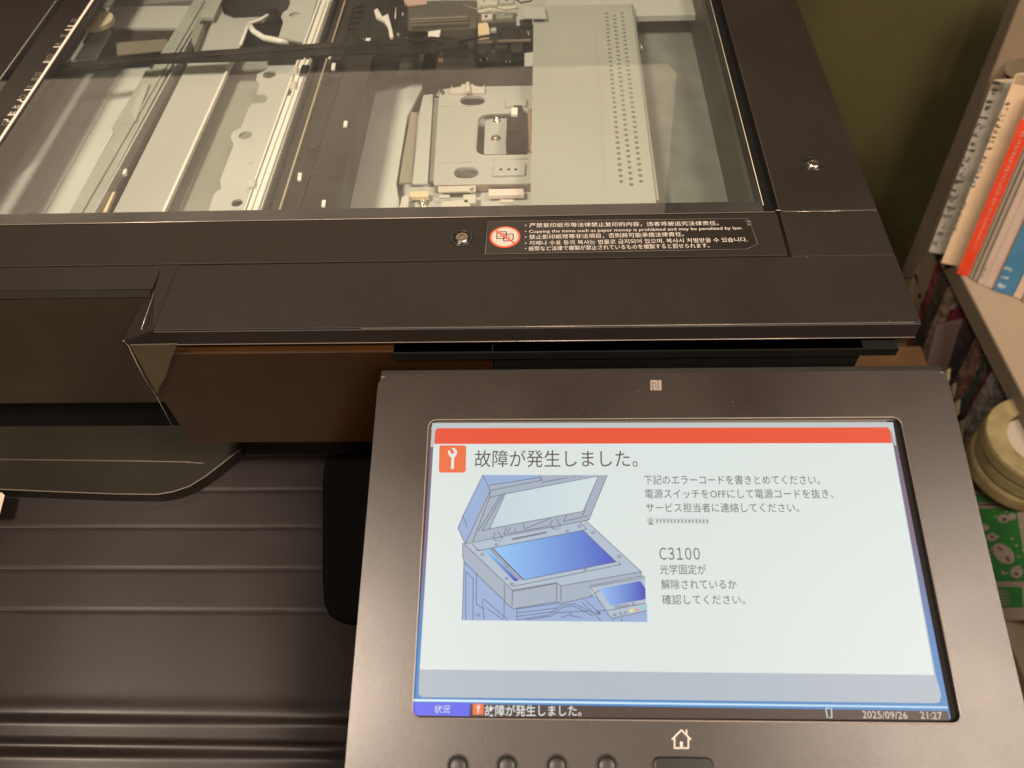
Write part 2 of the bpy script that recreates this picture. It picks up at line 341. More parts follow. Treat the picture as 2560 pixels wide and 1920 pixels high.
LT = [("・严禁复印纸币等法律禁止复印的内容，违者将被追究法律责任。", 1134, 1553, 487.5, 482.5),
      ("・Copying the items such as paper money is prohibited and may be penalized by law.", 1134, 1604, 500, 492),
      ("・禁止影印紙幣等非法項目，否則將可能承擔法律責任。", 1134, 1478, 513, 506.5),
      ("・지폐나 수표 등의 복사는 법률로 금지되어 있으며, 복사시 처벌받을 수 있습니다.", 1134, 1615, 526, 518),
      ("・紙幣など法律で複製が禁止されているものを複製すると罰せられます。", 1134, 1533, 538, 531)]
for i, (s_, xa, xb, ya, yb) in enumerate(LT):
    A = at(xa, ya+3.2, 0.0003); B = at(xb, yb+3.2, 0.0003)
    latin = i == 1
    text('label_lettering', s_, frame(A, B-A, (0,1,0)), 0.0031 if latin else 0.0036, WHITE if i != 2 else WHITE, lab, width=(B-A).length)
A = at(1612, 476, 0.0003); B = at(1615, 488, 0.0003)
text('label_lettering', 'JPCK', frame(A, B-A, (1,0,0)) @ Matrix.Scale(-1, 4, (0,0,1)), 0.0028, PRINTG, lab, width=(B-A).length)
# ---------------------------------------------------------------- glass, slit glass and size scale at the left
slab('platen_glass', [Vector((-0.4455, -0.0088, 0.0)), Vector((-0.0002, -0.0088, 0)), Vector((-0.0002, 0.32, 0)), Vector((-0.4455, 0.32, 0))], (0,0,-0.00001), GLASS, cop)
MATS_ = None
pg = bpy.data.objects['platen_glass']
bmg = bmesh.new(); bmg.faces.new([bmg.verts.new(p) for p in ((-0.4455,-0.0088,0),(-0.0002,-0.0088,0),(-0.0002,0.32,0),(-0.4455,0.32,0))]); bmg.to_mesh(pg.data); bmg.free()
box('black_glass_border', -0.4455, 0.0, -0.0088, at(820, 447).y, -0.0035, -0.0006, mat('glass_border_print', (0.012,0.011,0.010), 0.5), cop)
xs = at(0, 290).x
box('scale_strip', xs-0.0185, -0.4350, -0.0088, 0.33, -0.004, 0.0003, mat('scale_black', (0.012,0.010,0.009), 0.4), cop)
ss = bpy.data.objects['scale_strip']
xw = at(105, 145).x
box('white_rule', xw-0.0009, xw+0.0009, -0.0088, 0.33, 0.0003, 0.00045, mat('rule_ivory', (0.72,0.58,0.50), 0.5), ss)
# ticks and size letters
for (xa, ya, L_) in ((163, 57, .0042), (158, 65, .0042), (132, 102, .0042), (107, 135, .0042), (63, 195, .0042), (26, 249, .0042)):
    c = at(xa+8, ya); box('tick_mark', xw-0.0055, xw-0.0008, c.y-0.0005, c.y+0.0005, 0.0003, 0.0005, WHITE, ss)
for (xa, ya) in ((47, 221), (13, 264)):
    c = at(xa, ya); bm = bmesh.new(); y_ = c.y
    strip(bm, (xw-0.0008, y_), (xw-0.0026, y_), 0.001, 0.0005); strip(bm, (xw-0.0026, y_), (xw-0.0034, y_+0.0020), 0.0009, 0.00055); strip(bm, (xw-0.0034, y_+0.002), (xw-0.0058, y_+0.002), 0.001, 0.0005)
    mk('tick_mark', bm, WHITE, ss)
for s_, xa, ya, g in (('A5', 34, 230, WHITE), ('A4', 26, 243, WHITE), ('A5', 106, 129, PRINTG), ('B5', 80, 170, PRINTG), ('A4', 68, 186, PRINTG), ('B4', 150, 76, PRINTG), ('A3', 130, 94, PRINTG)):
    c = at(xa, ya+3); text('size_lettering', s_, frame((xw-0.0056, c.y-0.001, 0.0004), (1,0,0), (0,1,0)), 0.0046, g, ss, width=0.0040, weight=0.0)
# page pictograms next to the letters
for xa, ya in ((112, 126), (86, 165), (58, 214), (166, 48), (12, 271)):
    c = at(xa, ya); bm = bmesh.new(); x0 = xw-0.0050
    for a_, b_ in (((x0, c.y), (x0+.0028, c.y)), ((x0+.0028, c.y), (x0+.0028, c.y+.0036)), ((x0+.0028, c.y+.0036), (x0, c.y+.0036)), ((x0, c.y+.0036), (x0, c.y))): strip(bm, a_, b_, 0.0004, 0.0005)
    mk('page_pictogram', bm, PRINTG, ss)
# left frame and slit glass
sl0, sl1 = at(60, 87).x, at(80, 121).x
box('left_deck', XL, sl0, -0.0088, YB, -0.02, 0.0, BLK, cop, bevel=0.0005)
box('slit_frame', sl1, xs-0.0185, -0.0088, YB, -0.01, -0.0003, BLK, cop)
bmg = bmesh.new(); bmg.faces.new([bmg.verts.new(p) for p in ((sl0,-0.0088,-0.0004),(sl1,-0.0088,-0.0004),(sl1,0.33,-0.0004),(sl0,0.33,-0.0004))]); mk('slit_glass', bmg, GLASS, cop)
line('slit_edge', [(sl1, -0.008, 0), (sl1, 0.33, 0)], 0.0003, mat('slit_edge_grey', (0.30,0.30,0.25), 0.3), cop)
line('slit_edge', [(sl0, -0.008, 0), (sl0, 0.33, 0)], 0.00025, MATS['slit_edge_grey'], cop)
# ---------------------------------------------------------------- optics under the glass
ZF = -0.055
opt = box('optics_tray', XL+0.02, 0.030, -0.006, 0.38, ZF-0.004, ZF, METAL, cop)
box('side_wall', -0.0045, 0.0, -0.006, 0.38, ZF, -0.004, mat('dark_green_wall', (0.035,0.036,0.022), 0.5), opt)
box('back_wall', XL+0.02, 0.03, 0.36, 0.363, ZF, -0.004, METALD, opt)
box('front_wall', XL+0.02, 0.03, -0.0085, -0.006, ZF, -0.004, METAL, opt)
# raised ribs pressed in the floor of the tray
for xa, xb, z in ((-0.455, -0.430, 0.0012), (-0.405, -0.385, 0.0015)):
    box('pressed_rib', xa, xb, 0.0, 0.17, ZF, ZF+z, METAL, opt, bevel=0.001)
poly('pressed_rib', [(238,166),(300,156),(380,152),(380,168),(258,172),(228,210),(206,208)], ZF+0.002, 0.002, METAL2, opt, bevel=0.0008)
box('pressed_groove', -0.47, -0.36, 0.082, 0.086, ZF, ZF+0.0006, METALD, opt)
# mirror beam (greenish) with its lobed edge
Zb = -0.026
poly('mirror_beam', [(319,145),(327,151),(333,132),(376,130),(455,0),(500,-60),(440,-60),(419,0),(352,105),(300,180),(270,232),(242,277),(247,288),(152,457),(130,500),(178,500),(202,457)][:0] or
     [(319,145),(328,150),(341,125),(419,0),(450,-50),(490,-50),(455,0),(378,126),(202,457),(176,500),(126,500),(150,459),(246,289),(241,277),(300,180)], Zb, 0.002, METALG, opt)
poly('mirror_beam_fold', [(438,0),(442,0),(176,459),(172,459)], Zb+0.0012, 0.0012, METALG, opt)
poly('mirror_beam_lip', [(455,0),(458,0),(205,459),(200,459)], Zb+0.003, 0.006, METAL2, opt)
poly('mirror_beam_lip', [(308,183),(322,180),(292,262),(283,240)], Zb+0.0016, 0.0018, METAL2, opt)
# lamp tube side band: dark gap then grey roller
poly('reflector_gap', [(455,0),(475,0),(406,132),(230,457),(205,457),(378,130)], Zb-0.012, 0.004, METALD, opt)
poly('reflector_roller', [(398,140),(408,140),(330,290),(236,459),(222,459)], Zb-0.006, 0.006, mat('roller_dark', (0.03,0.03,0.03), 0.3), opt)
poly('white_tab', [(267,366),(274,364),(272,374),(264,377)], Zb+0.001, 0.002, IVORY, opt)
poly('foam_strip', [(243,415),(249,413),(230,458),(222,458)], Zb, 0.002, CREAM, opt)
# broad sloped panel
Zp = -0.024
poly('reflector_panel', [(408,132),(425,100),(478,22),(510,0),(560,0),(588,22),(570,45),(535,52),(520,97),(505,128),(353,458),(330,500),(220,500),(245,457)], Zp, 0.0015, METAL2, opt, bevel=0.0004)
poly('panel_ridge', [(499,128),(504,128),(355,458),(349,458)], Zp+0.0022, 0.0025, IVORY, opt)
line('panel_rim', [at(588,22,Zp+.001), at(583,30,Zp+.001), at(562,43,Zp+.001), at(537,52,Zp+.001), at(520,97,Zp+.001)], 0.0012, IVORY, opt)
poly('panel_bracket', [(417,55),(440,50),(432,72),(421,100),(413,90)], Zp+0.006, 0.006, METALD, opt, bevel=0.0006)
poly('panel_tab', [(455,0),(480,0),(465,30),(460,40),(432,38)], Zp+0.004, 0.002, METALG, opt)
# perforated side rail with lobes and holes
Zr = -0.017
rail_out = [(646,110),(579,120),(577,150),(556,160),(553,172),(560,182),(554,204),(572,205),(579,212),(572,222),(545,224),(538,232),(520,276),(503,284),(498,296),(505,312),(475,390),(478,408),(470,412),(462,420),(448,462),(440,500),(500,500),(523,459),(605,233),(645,130)]
def pts(L_, z): return [at(x, y, z) for x, y in L_]
def ell(x, y, rx, z, n=20):
    c = at(x, y, z); return circ(c, (at(x+rx, y, z)-c).length, n)
plate_holes('perforated_rail', pts(rail_out, Zr), [ell(582,161,14,Zr), ell(530,292,14,Zr), ell(512,438,12,Zr)], Zr, 0.0015, METAL, opt)
plate_holes('perforated_rail', pts([(656,92),(602,80),(612,48),(607,36),(612,26),(622,20),(629,0),(640,-40),(700,-40),(685,0),(658,85)], Zr), [ell(636,32,11,Zr)], Zr, 0.0015, METAL, opt)
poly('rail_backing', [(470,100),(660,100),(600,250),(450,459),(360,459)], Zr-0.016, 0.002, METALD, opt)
line('cable', [at(540,55,-0.02), at(548,68,-0.02), at(570,82,-0.02), at(600,88,-0.02), at(625,90,-0.02)], 0.0022, IVORY, opt)
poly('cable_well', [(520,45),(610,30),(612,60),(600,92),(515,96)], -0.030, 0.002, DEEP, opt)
# ivory guide rail
gr = poly('ivory_guide_rail', [(688,0),(722,-50),(748,-50),(717,0),(562,458),(548,500),(505,500),(524,458)], -0.012, 0.006, IVORY, opt)
gr2 = poly('guide_rail_lip', [(702,0),(705,0),(540,458),(536,458)], -0.0108, 0.0012, IVORY, gr)
poly('guide_rail_lip', [(692,0),(694,0),(529,458),(527,458)], -0.0112, 0.0012, METALD, gr)
poly('guide_rail_lip', [(712,0),(714,0),(557,458),(554,458)], -0.0110, 0.0010, METAL2, gr)
for x, y in ((637,150), (546,395), (634,182)):
    poly('rail_clip', [(x-6,y-6),(x+6,y-8),(x+4,y+6),(x-9,y+9)], -0.0098, 0.0025, CLEAR, gr, bevel=0.0003)
poly('rail_slot', [(629,182),(635,180),(628,204),(622,206)], -0.0116, 0.0006, BP2, gr)
# charcoal carriage body
cz = -0.014
carr = poly('carriage_body', [(722,0),(745,-50),(900,-50),(872,0),(862,60),(846,110),(806,118),(724,460),(710,520),(545,520),(567,458)], cz, 0.020, BP, opt)
poly('carriage_groove', [(727,0),(732,0),(580,458),(574,458)], cz+0.0008, 0.0006, DEEP, opt)
poly('carriage_wire', [(744,0),(747,0),(604,458),(600,458)], cz+0.0020, 0.0018, mat('tan_belt', (0.42,0.35,0.25), 0.4), opt)
poly('carriage_cover', [(757,0),(770,0),(846,0),(840,60),(832,112),(806,118),(724,460),(636,460),(738,165),(700,165),(712,118)], cz+0.0030, 0.002, BP2, opt, bevel=0.0004)
poly('carriage_cover_seam', [(741,150),(743,150),(646,459),(643,459)], cz+0.0036, 0.0003, DEEP, opt)
poly('carriage_patch', [(671,366),(734,368),(732,380),(668,378)], cz+0.0037, 0.0005, mat('patch_dark', (0.025,0.021,0.016), 0.5), opt)
poly('carriage_recess', [(716,128),(741,130),(738,150),(728,159),(712,158)], cz+0.0036, 0.0005, DEEP, opt)
for x, y, w_, h_ in ((720,143,4,7), (746,267,4,6), (647,381,4,8), (699,439,4,7), (795,85,5,3), (712,124,2,2)):
    poly('white_tab', [(x-w_+1,y-h_),(x+w_+1,y-h_),(x+w_-1,y+h_),(x-w_-1,y+h_)], cz+0.0046, 0.001, IVORY, opt)
c = at(671,313,cz+0.0035); bm = bmesh.new(); cyl(bm, c, 0.0042, 0.0042, cz+0.003, cz+0.0035); mk('round_boss', bm, BP, opt)
bm = bmesh.new(); cyl(bm, at(674,312,cz+0.004), 0.0012, 0.0010, cz+0.0035, cz+0.0045, 12); mk('boss_pin', bm, CHROME, opt)
# flat bar crossing over everything
bar = poly('cross_bar', [(120,142),(300,118),(700,92),(860,84),(930,78),(1008,84),(1010,96),(935,108),(822,112),(700,118),(645,122),(350,130),(262,134),(258,128),(232,130),(232,137),(100,152)], -0.0095, 0.003, BP, opt, bevel=0.0004)
poly('bar_ridge', [(130,140),(700,99),(932,86),(932,89),(700,102),(130,143)], -0.0086, 0.0009, BP2, bar)
line('cable_end', [at(990,92,-0.009), at(1040,80,-0.009), at(1065,76,-0.009)], 0.0006, DEEP, opt)
# black clutter beyond the bar
poly('rear_block', [(772,20),(800,0),(840,-20),(872,0),(872,62),(846,70),(820,92),(775,95),(752,60)], -0.011, 0.012, BP, opt, bevel=0.001)
poly('rear_slots', [(756,8),(765,8),(745,92),(738,92)], -0.0100, 0.002, BP2, opt)
for i in range(6): poly('rear_slot_bar', [(770-i*4,10+i*12),(786-i*3,8+i*12),(785-i*3,11+i*12),(769-i*4,13+i*12)], -0.0095, 0.001, BP2, opt)
poly('torn_white_foam', [(808,22),(815,18),(826,36),(838,30),(846,60),(850,80),(842,82),(838,58),(828,44),(812,36)], -0.0085, 0.002, IVORY, opt)
poly('rear_block', [(856,0),(873,0),(873,88),(850,90),(846,70)], -0.0090, 0.004, BP, opt)
line('bright_wire', [at(855,16,-0.0085), at(854,40,-0.0085)], 0.0004, IVORY, opt)
# brown translucent cover at the top and boxes behind
poly('smoked_cover', [(871,4),(960,0),(1030,0),(1032,30),(1030,60),(1000,62),(875,64),(872,40)], -0.014, 0.006, BRWN, opt, bevel=0.0006)
poly('pink_foam', [(871,-4),(922,-4),(922,8),(872,13)], -0.0125, 0.001, mat('pink_foam', (0.55,0.38,0.32), 0.7), opt)
poly('smoked_cover_step', [(1031,-6),(1117,-10),(1117,22),(1031,26)], -0.012, 0.005, CLEAR, opt, bevel=0.0006)
poly('smoked_cover_step', [(1031,29),(1115,26),(1115,46),(1032,50)], -0.014, 0.005, BRWN, opt, bevel=0.0006)
poly('foil_tab', [(925,68),(952,64),(948,82),(925,84)], -0.012, 0.002, IVORY, opt)
poly('dark_tab', [(883,68),(922,68),(920,78),(882,77)], -0.011, 0.002, DEEP, opt)
# black sensor board housing
hb = poly('sensor_housing', [(921,84),(930,70),(1152,52),(1152,156),(908,160),(911,140),(918,112)], -0.020, 0.014, BP, opt, bevel=0.0006)
poly('housing_well', [(944,105),(966,70),(1152,62),(1152,148),(941,151)], -0.0192, 0.0006, mat('well_dark', (0.04,0.036,0.032), 0.4), hb)
poly('housing_rim', [(941,150),(1152,146),(1152,150),(941,154)], -0.0180, 0.002, GLOSSB, hb)
slab('housing_front_skirt', [at(908,158,-0.022), at(1152,155,-0.022), at(1152,155,-0.022)+Vector((0,-0.002,-0.018)), at(908,158,-0.022)+Vector((0,-0.002,-0.018))], (0,0.001,0), mat('skirt_brown', (0.10,0.085,0.065), 0.5), opt)
poly('circuit_block', [(1026,62),(1152,52),(1152,128),(1030,135),(1024,118)], -0.0150, 0.004, GLOSSB, hb, bevel=0.0005)
poly('circuit_block', [(1056,72),(1150,64),(1150,90),(1060,94)], -0.0120, 0.003, BP, hb, bevel=0.0005)
poly('cream_connector', [(1032,50),(1053,48),(1057,60),(1058,72),(1033,75)], -0.0110, 0.005, CREAM, hb, bevel=0.0004)
poly('gold_strip', [(1031,88),(1064,87),(1064,91),(1031,92)], -0.0105, 0.001, EDGE, hb)
poly('gold_strip', [(1075,86),(1146,84),(1146,88),(1075,90)], -0.0105, 0.001, EDGE, hb)
poly('copper_tab', [(946,125),(955,105),(958,105),(957,131),(947,131)], -0.0180, 0.001, COPPER, hb)
poly('grey_plate', [(1133,115),(1152,112),(1152,141),(1133,142)], -0.0140, 0.001, METAL, hb)
for x, y in ((1038,128), (1052,127), (1094,132), (1102,132), (1066,112)):
    bm = bmesh.new(); c = at(x,y,-0.014); cyl(bm, c, 0.0008, 0.0006, -0.0148, -0.0132, 10); mk('solder_pin', bm, CHROME, hb)
# denser small parts of the rear carriage: ribbon cable, brackets, pins, hooks and labels
rb_ = random.Random(21)
rib = poly('ribbon_cable', [(885,40),(1010,34),(1012,40),(886,46)], -0.0120, 0.0008, mat('ribbon_grey', (0.24,0.225,0.18), 0.5), opt)
for k_ in range(5): poly('ribbon_cable', [(886,43+k_*3.4),(1011,37+k_*3.4),(1011,38.4+k_*3.4),(886,44.4+k_*3.4)], -0.0115, 0.0004, rib.data.materials[0] if k_ % 2 else BRWN, opt)
for q_, z_, m_ in (([(1036,-4),(1075,-6),(1075,8),(1036,10)], -0.0095, CLEAR), ([(1080,-6),(1110,-7),(1110,4),(1080,6)], -0.0095, METAL2), ([(1040,30),(1064,29),(1064,40),(1040,42)], -0.0125, CLEAR), ([(1072,28),(1108,26),(1108,38),(1072,40)], -0.0125, METALD),
                   ([(1122,42),(1150,40),(1150,54),(1124,56)], -0.0135, BP2), ([(1070,96),(1096,95),(1096,104),(1070,105)], -0.0105, BP2), ([(1104,94),(1128,92),(1128,110),(1104,112)], -0.0105, BP2), ([(1032,100),(1050,99),(1050,116),(1034,118)], -0.0100, BP2),
                   ([(700,150),(712,150),(706,172),(694,172)], -0.0098, BP2), ([(858,95),(906,92),(904,120),(862,122)], -0.0150, BP), ([(978,118),(1010,116),(1010,120),(978,122)], -0.0175, BP2), ([(1060,60),(1072,59),(1072,66),(1060,67)], -0.0105, METAL2),
                   ([(775,98),(800,96),(798,108),(772,110)], -0.0100, BP2), ([(826,70),(842,68),(840,82),(822,84)], -0.0095, BP2), ([(652,140),(668,139),(660,160),(645,160)], -0.0100, BP)):
    poly('small_bracket', q_, z_, 0.002, m_, opt, bevel=0.0003)
for x, y, z_ in ((1046,2,-.009), (1066,0,-.009), (1094,-1,-.009), (1088,33,-.012), (1050,35,-.012), (860,74,-.008), (870,30,-.008), (783,84,-.009), (985,100,-.017), (1120,62,-.009), (1140,70,-.009), (1080,70,-.009)):
    c = at(x, y, z_); bm = bmesh.new(); cyl(bm, c, 0.0010, 0.0008, z_-0.002, z_+0.0006, 12); mk('small_pin', bm, rb_.choice((CHROME, METAL2, BP2)), opt)
for pts_ in (((1000,10),(1030,20),(1062,14),(1090,22),(1120,18)), ((880,86),(905,92),(930,86),(960,94)), ((1110,-4),(1125,6),(1148,2),(1152,-6)), ((740,96),(748,118),(738,128),(742,150))):
    line('thin_wire', [at(x, y, -0.008) for x, y in pts_], 0.0005, rb_.choice((DEEP, BP, METALD)), opt)
# grease marks, seams and screws on the steel
for x, y, z_, r_ in ((960,380,ZF,0),):
    pass
for (x0_, y0_), (x1_, y1_) in (((952,230),(1020,229)), ((1060,345),(1140,343)), ((955,352),(1018,350))):
    line('plate_crease', [at(x0_, y0_, -0.0298), at(x1_, y1_, -0.0298)], 0.00035, METAL2, opt)
FLP = mat('whitened_floor_steel', (0.62, 0.64, 0.6), 0.35, metal=0.1, bump=0.08, bscale=150, var=0.08, vscale=8)  # whiter steel for plates added to brighten the tray floor
poly('brightening_plate', [(812,117),(905,113),(912,190),(880,250),(856,396),(866,470),(726,470),(730,440)], -0.0465, 0.002, FLP, opt)
poly('brightening_plate', [(-60,500),(130,500),(150,459),(238,300),(300,180),(330,136),(150,152),(60,240),(-60,400)], -0.0440, 0.002, FLP, opt)
poly('floor_fold', [(60,460),(95,460),(262,160),(250,160)], -0.0428, 0.0012, FLP, opt, bevel=0.0005)
# lens plate: raised pressed steel bracket
ZL = -0.030
slots = []
def slotx(x, y, w_, h_, z, n=8):
    a = at(x-w_/2+h_*.7, y, z); b_ = at(x+w_/2-h_*.7, y, z); r_ = abs(at(x, y-h_/2, z).y-at(x, y+h_/2, z).y)/2; o = []
    for i in range(n+1): t = math.radians(90+180*i/n); o.append(Vector((a.x+r_*math.cos(t), a.y+r_*math.sin(t), z)))
    for i in range(n+1): t = math.radians(-90+180*i/n); o.append(Vector((b_.x+r_*math.cos(t), b_.y+r_*math.sin(t), z)))
    return o
op = rrect(at(1029,290,ZL).x, at(1165,290,ZL).x, at(1090,338,ZL).y, at(1090,244,ZL).y, 0.008, ZL)
lp = plate_holes('lens_plate', pts([(952,194),(1000,186),(1165,184),(1165,400),(938,402),(936,388),(949,200)], ZL), [slotx(1021,217,48,20,ZL), slotx(1007,373,50,24,ZL), op], ZL, 0.002, METAL2, opt)
poly('lens_plate_rim', [(938,400),(1165,396),(1165,400),(938,404)], ZL+0.0012, 0.004, EDGE, lp)
bm = bmesh.new(); tube(bm, op+[op[0]], 0.0009); mk('opening_rim', bm, METAL2, lp, smooth=True)
poly('lens_plate_flange', [(914,205),(936,202),(924,396),(890,396),(902,290),(906,240)], ZL-0.006, 0.002, METAL, opt, bevel=0.0004)
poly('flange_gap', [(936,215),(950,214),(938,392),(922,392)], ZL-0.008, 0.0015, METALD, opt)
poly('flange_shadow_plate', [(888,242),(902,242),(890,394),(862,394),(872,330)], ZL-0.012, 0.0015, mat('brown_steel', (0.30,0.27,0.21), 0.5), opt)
poly('lens_seat', [(1048,250),(1165,250),(1165,332),(1045,332)], ZL-0.005, 0.002, METAL2, opt, bevel=0.0004)
ln = poly('lens_unit', [(1095,254),(1108,250),(1109,226),(1128,226),(1132,240),(1138,300),(1122,310),(1092,308)], ZL+0.006, 0.012, GLOSSB, opt, bevel=0.0008)
poly('white_connector', [(1105,232),(1118,232),(1118,247),(1104,247)], ZL+0.0085, 0.002, IVORY, ln, bevel=0.0002)
poly('steel_clip', [(1102,257),(1126,257),(1126,261),(1102,261)], ZL+0.0075, 0.001, CHROME, ln)
poly('lens_step', [(1098,262),(1118,260),(1118,282),(1096,284)], ZL+0.0085, 0.002, BP, ln)
poly('copper_fin', [(1139,235),(1150,232),(1150,330),(1142,320)], ZL+0.003, 0.003, COPPER, opt, bevel=0.0006)
def sscrew(x, y, z, r_=0.0024, parent=None):
    c = at(x, y, z); bm = bmesh.new(); lathe(bm, c, [(r_*1.4, z), (r_*1.4, z+0.0006), (r_, z+0.0007), (r_, z+0.0018), (r_*0.6, z+0.0024), (r_*0.25, z+0.0019)], 20); mk('small_screw', bm, CHROME, parent or opt)
for x, y, z, r_ in ((950,202,ZL,0.0024), (1073,262,ZL-0.005,0.0018), (1071,300,ZL-0.005,0.0022), (915,441,ZL-0.004,0.0024), (1384,105,-0.034,0.0018), (1020,413,ZL+0.001,0.0014)): sscrew(x, y, z, r_)
poly('plate_louver', [(1090,214),(1138,212),(1138,226),(1092,228)], ZL+0.0025, 0.003, METAL2, opt, bevel=0.0008)
lv = poly('screw_tag', [(1066,353),(1136,351),(1134,376),(1064,378)], ZL+0.002, 0.002, METAL2, opt, bevel=0.0006)
for x in (1082, 1099, 1114):
    bm = bmesh.new(); cyl(bm, at(x, 366, ZL+0.0021), 0.0009, 0.0009, ZL+0.0018, ZL+0.0022, 12); mk('tag_hole', bm, DEEP, lv)
poly('clip_tab', [(972,200),(975,182),(978,190),(996,186),(1000,168),(1019,167),(1023,184),(1042,188),(1046,181),(1048,196),(1046,200)], ZL+0.002, 0.002, CLEAR, opt, bevel=0.0004)
poly('clip_tab', [(1007,176),(1014,176),(1016,196),(1005,196)], ZL+0.0045, 0.0025, CLEAR, opt, bevel=0.0004)
poly('foam_pad', [(1055,408),(1131,407),(1133,420),(1055,422)], ZL+0.001, 0.003, mat('pale_foam', (0.75,0.64,0.58), 0.7), opt, bevel=0.0004)
poly('foam_pad', [(886,413),(926,412),(926,424),(885,425)], ZL+0.001, 0.003, CREAM, opt, bevel=0.0004)
for q_ in ([(946,402),(1028,400),(1028,412),(946,414)], [(950,420),(972,420),(972,426),(948,426)], [(1000,420),(1028,419),(1028,438),(1002,438)], [(955,434),(1010,430),(1018,446),(950,448)], [(868,424),(884,420),(882,452),(862,452)], [(1080,430),(1110,430),(1110,436),(1080,436)]):
    poly('clear_bracket', q_, ZL+0.0025, 0.0015, CLEAR, opt, bevel=0.0004)
poly('lower_lens_plate', [(880,404),(1165,402),(1165,470),(860,470)], ZL-0.004, 0.002, METAL2, opt)
# lens cover with three rows of round holes
ZC = -0.0135
rows = [((1310,29),(1342,392),37), ((1327,33.5),(1364,398.5),37), ((1344,29),(1385,391.5),37)]
holes = []
for (xa, ya), (xb, yb), n in rows:
    A = at(xa, ya, ZC); B = at(xb, yb, ZC)
    for i in range(n): holes.append(circ(A.lerp(B, i/(n-1)), 0.00125, 12))
cp = plate_holes('lens_cover', pts([(1153,13),(1364,9),(1417,432),(1424,480),(1146,480),(1146,441)], ZC), holes, ZC, 0.0015, COVER, opt)
poly('hole_shade_sheet', [(1295,20),(1365,18),(1400,405),(1325,405)], ZC-0.006, 0.001, DEEP, opt)  # black sheet that stands in for the shade below the holes
poly('cover_emboss', [(1285,70),(1288,70),(1310,397),(1304,397)], ZC+0.0003, 0.0003, COVER, cp, bevel=0.0001)
poly('cover_clip', [(1129,16),(1176,14),(1181,38),(1131,38)], ZC+0.004, 0.0015, METAL2, opt, bevel=0.0004)
poly('cover_side', [(1417,432),(1364,9),(1368,9),(1424,432)], ZC-0.0015, 0.03, METALD, opt)
# plate right of the cover and the grey floor
poly('right_floor_plate', [(1368,36),(1511,34),(1604,440),(1608,470),(1380,470)], ZF+0.018, 0.003, mat('dull_grey_steel', (0.20,0.215,0.185), 0.55, metal=0.2, var=0.12, vscale=60), opt)
poly('rear_strip', [(1176,-30),(1505,-34),(1508,32),(1368,35),(1364,9),(1178,13)], -0.020, 0.004, METAL, opt)
poly('rear_strip_left', [(212,18),(450,-2),(452,-30),(212,-30)], -0.030, 0.004, METALD, opt)
# gear, rear brown band and label behind the bar on the left
gz = -0.012; gc = at(208, 41, gz); bm = bmesh.new(); cyl(bm, gc, 0.0120, 0.0120, gz-0.004, gz, 40); gear = mk('nylon_pulley', bm, mat('nylon', (0.62,0.52,0.38), 0.45), opt, bevel=0.0006)
bm = bmesh.new(); cyl(bm, gc, 0.003, 0.003, gz, gz+0.002, 16); mk('pulley_hub', bm, mat('hub_tan', (0.35,0.27,0.18), 0.5), gear)
poly('rear_shelf', [(228,14),(470,12),(440,60),(236,60)], -0.030, 0.003, METAL, opt)
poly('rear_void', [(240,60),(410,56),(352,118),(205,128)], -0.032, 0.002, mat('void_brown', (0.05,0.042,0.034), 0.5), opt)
poly('rear_ramp', [(180,66),(240,64),(205,125),(140,130)], -0.028, 0.002, METAL, opt)
poly('ramp_slot', [(190,70),(198,70),(184,92),(178,92)], -0.0272, 0.0008, DEEP, opt)
poly('rear_badge', [(250,92),(360,84),(364,108),(253,118)], -0.028, 0.001, mat('badge_tan', (0.22,0.20,0.15), 0.5), opt)
poly('top_dark_box', [(480,-20),(620,-20),(600,18),(500,22),(478,14)], -0.018, 0.01, BP, opt)
# under the slit glass
poly('slit_bed', [(95,0),(190,-30),(200,0),(0,300),(-100,400),(-100,200)], -0.018, 0.002, METALG, opt)
for q_ in ([(20,130),(60,126),(60,138),(0,152),(0,146)], [(3,160),(14,156),(30,190),(20,196)], [(98,48),(104,48),(102,54),(96,54)], [(78,92),(82,94),(90,110),(82,108)], [(62,105),(66,108),(74,124),(67,122)]):
    poly('slit_clip', q_, -0.012, 0.003, BP2, opt)
# ---------------------------------------------------------------- open document cover with its white mat (seen only as a reflection in the glass)
box('document_cover', -0.74, 0.060, 0.345, 0.43, 0.03, 0.50, BLK, cop, bevel=0.006)
dc = bpy.data.objects['document_cover']
slab('white_mat', [Vector((-0.73, 0.3445, 0.140)), Vector((-0.73, 0.3445, 0.128)), Vector((0.000, 0.3445, 0.128)), Vector((0.009, 0.3445, 0.137)), Vector((0.024, 0.3445, 0.44)), Vector((-0.73, 0.3445, 0.44))], (0,-0.004,0), mat('mat_white', (0.62,0.56,0.47), 0.6), dc)
# body of the machine
box('lower_body', XL, 0.040, -0.058, YB, -0.88, ZB-0.001, DEEP, cop)
box('back_body', XL+0.01, 0.050, 0.05, YB, ZB-0.01, -0.0605, DEEP, cop)
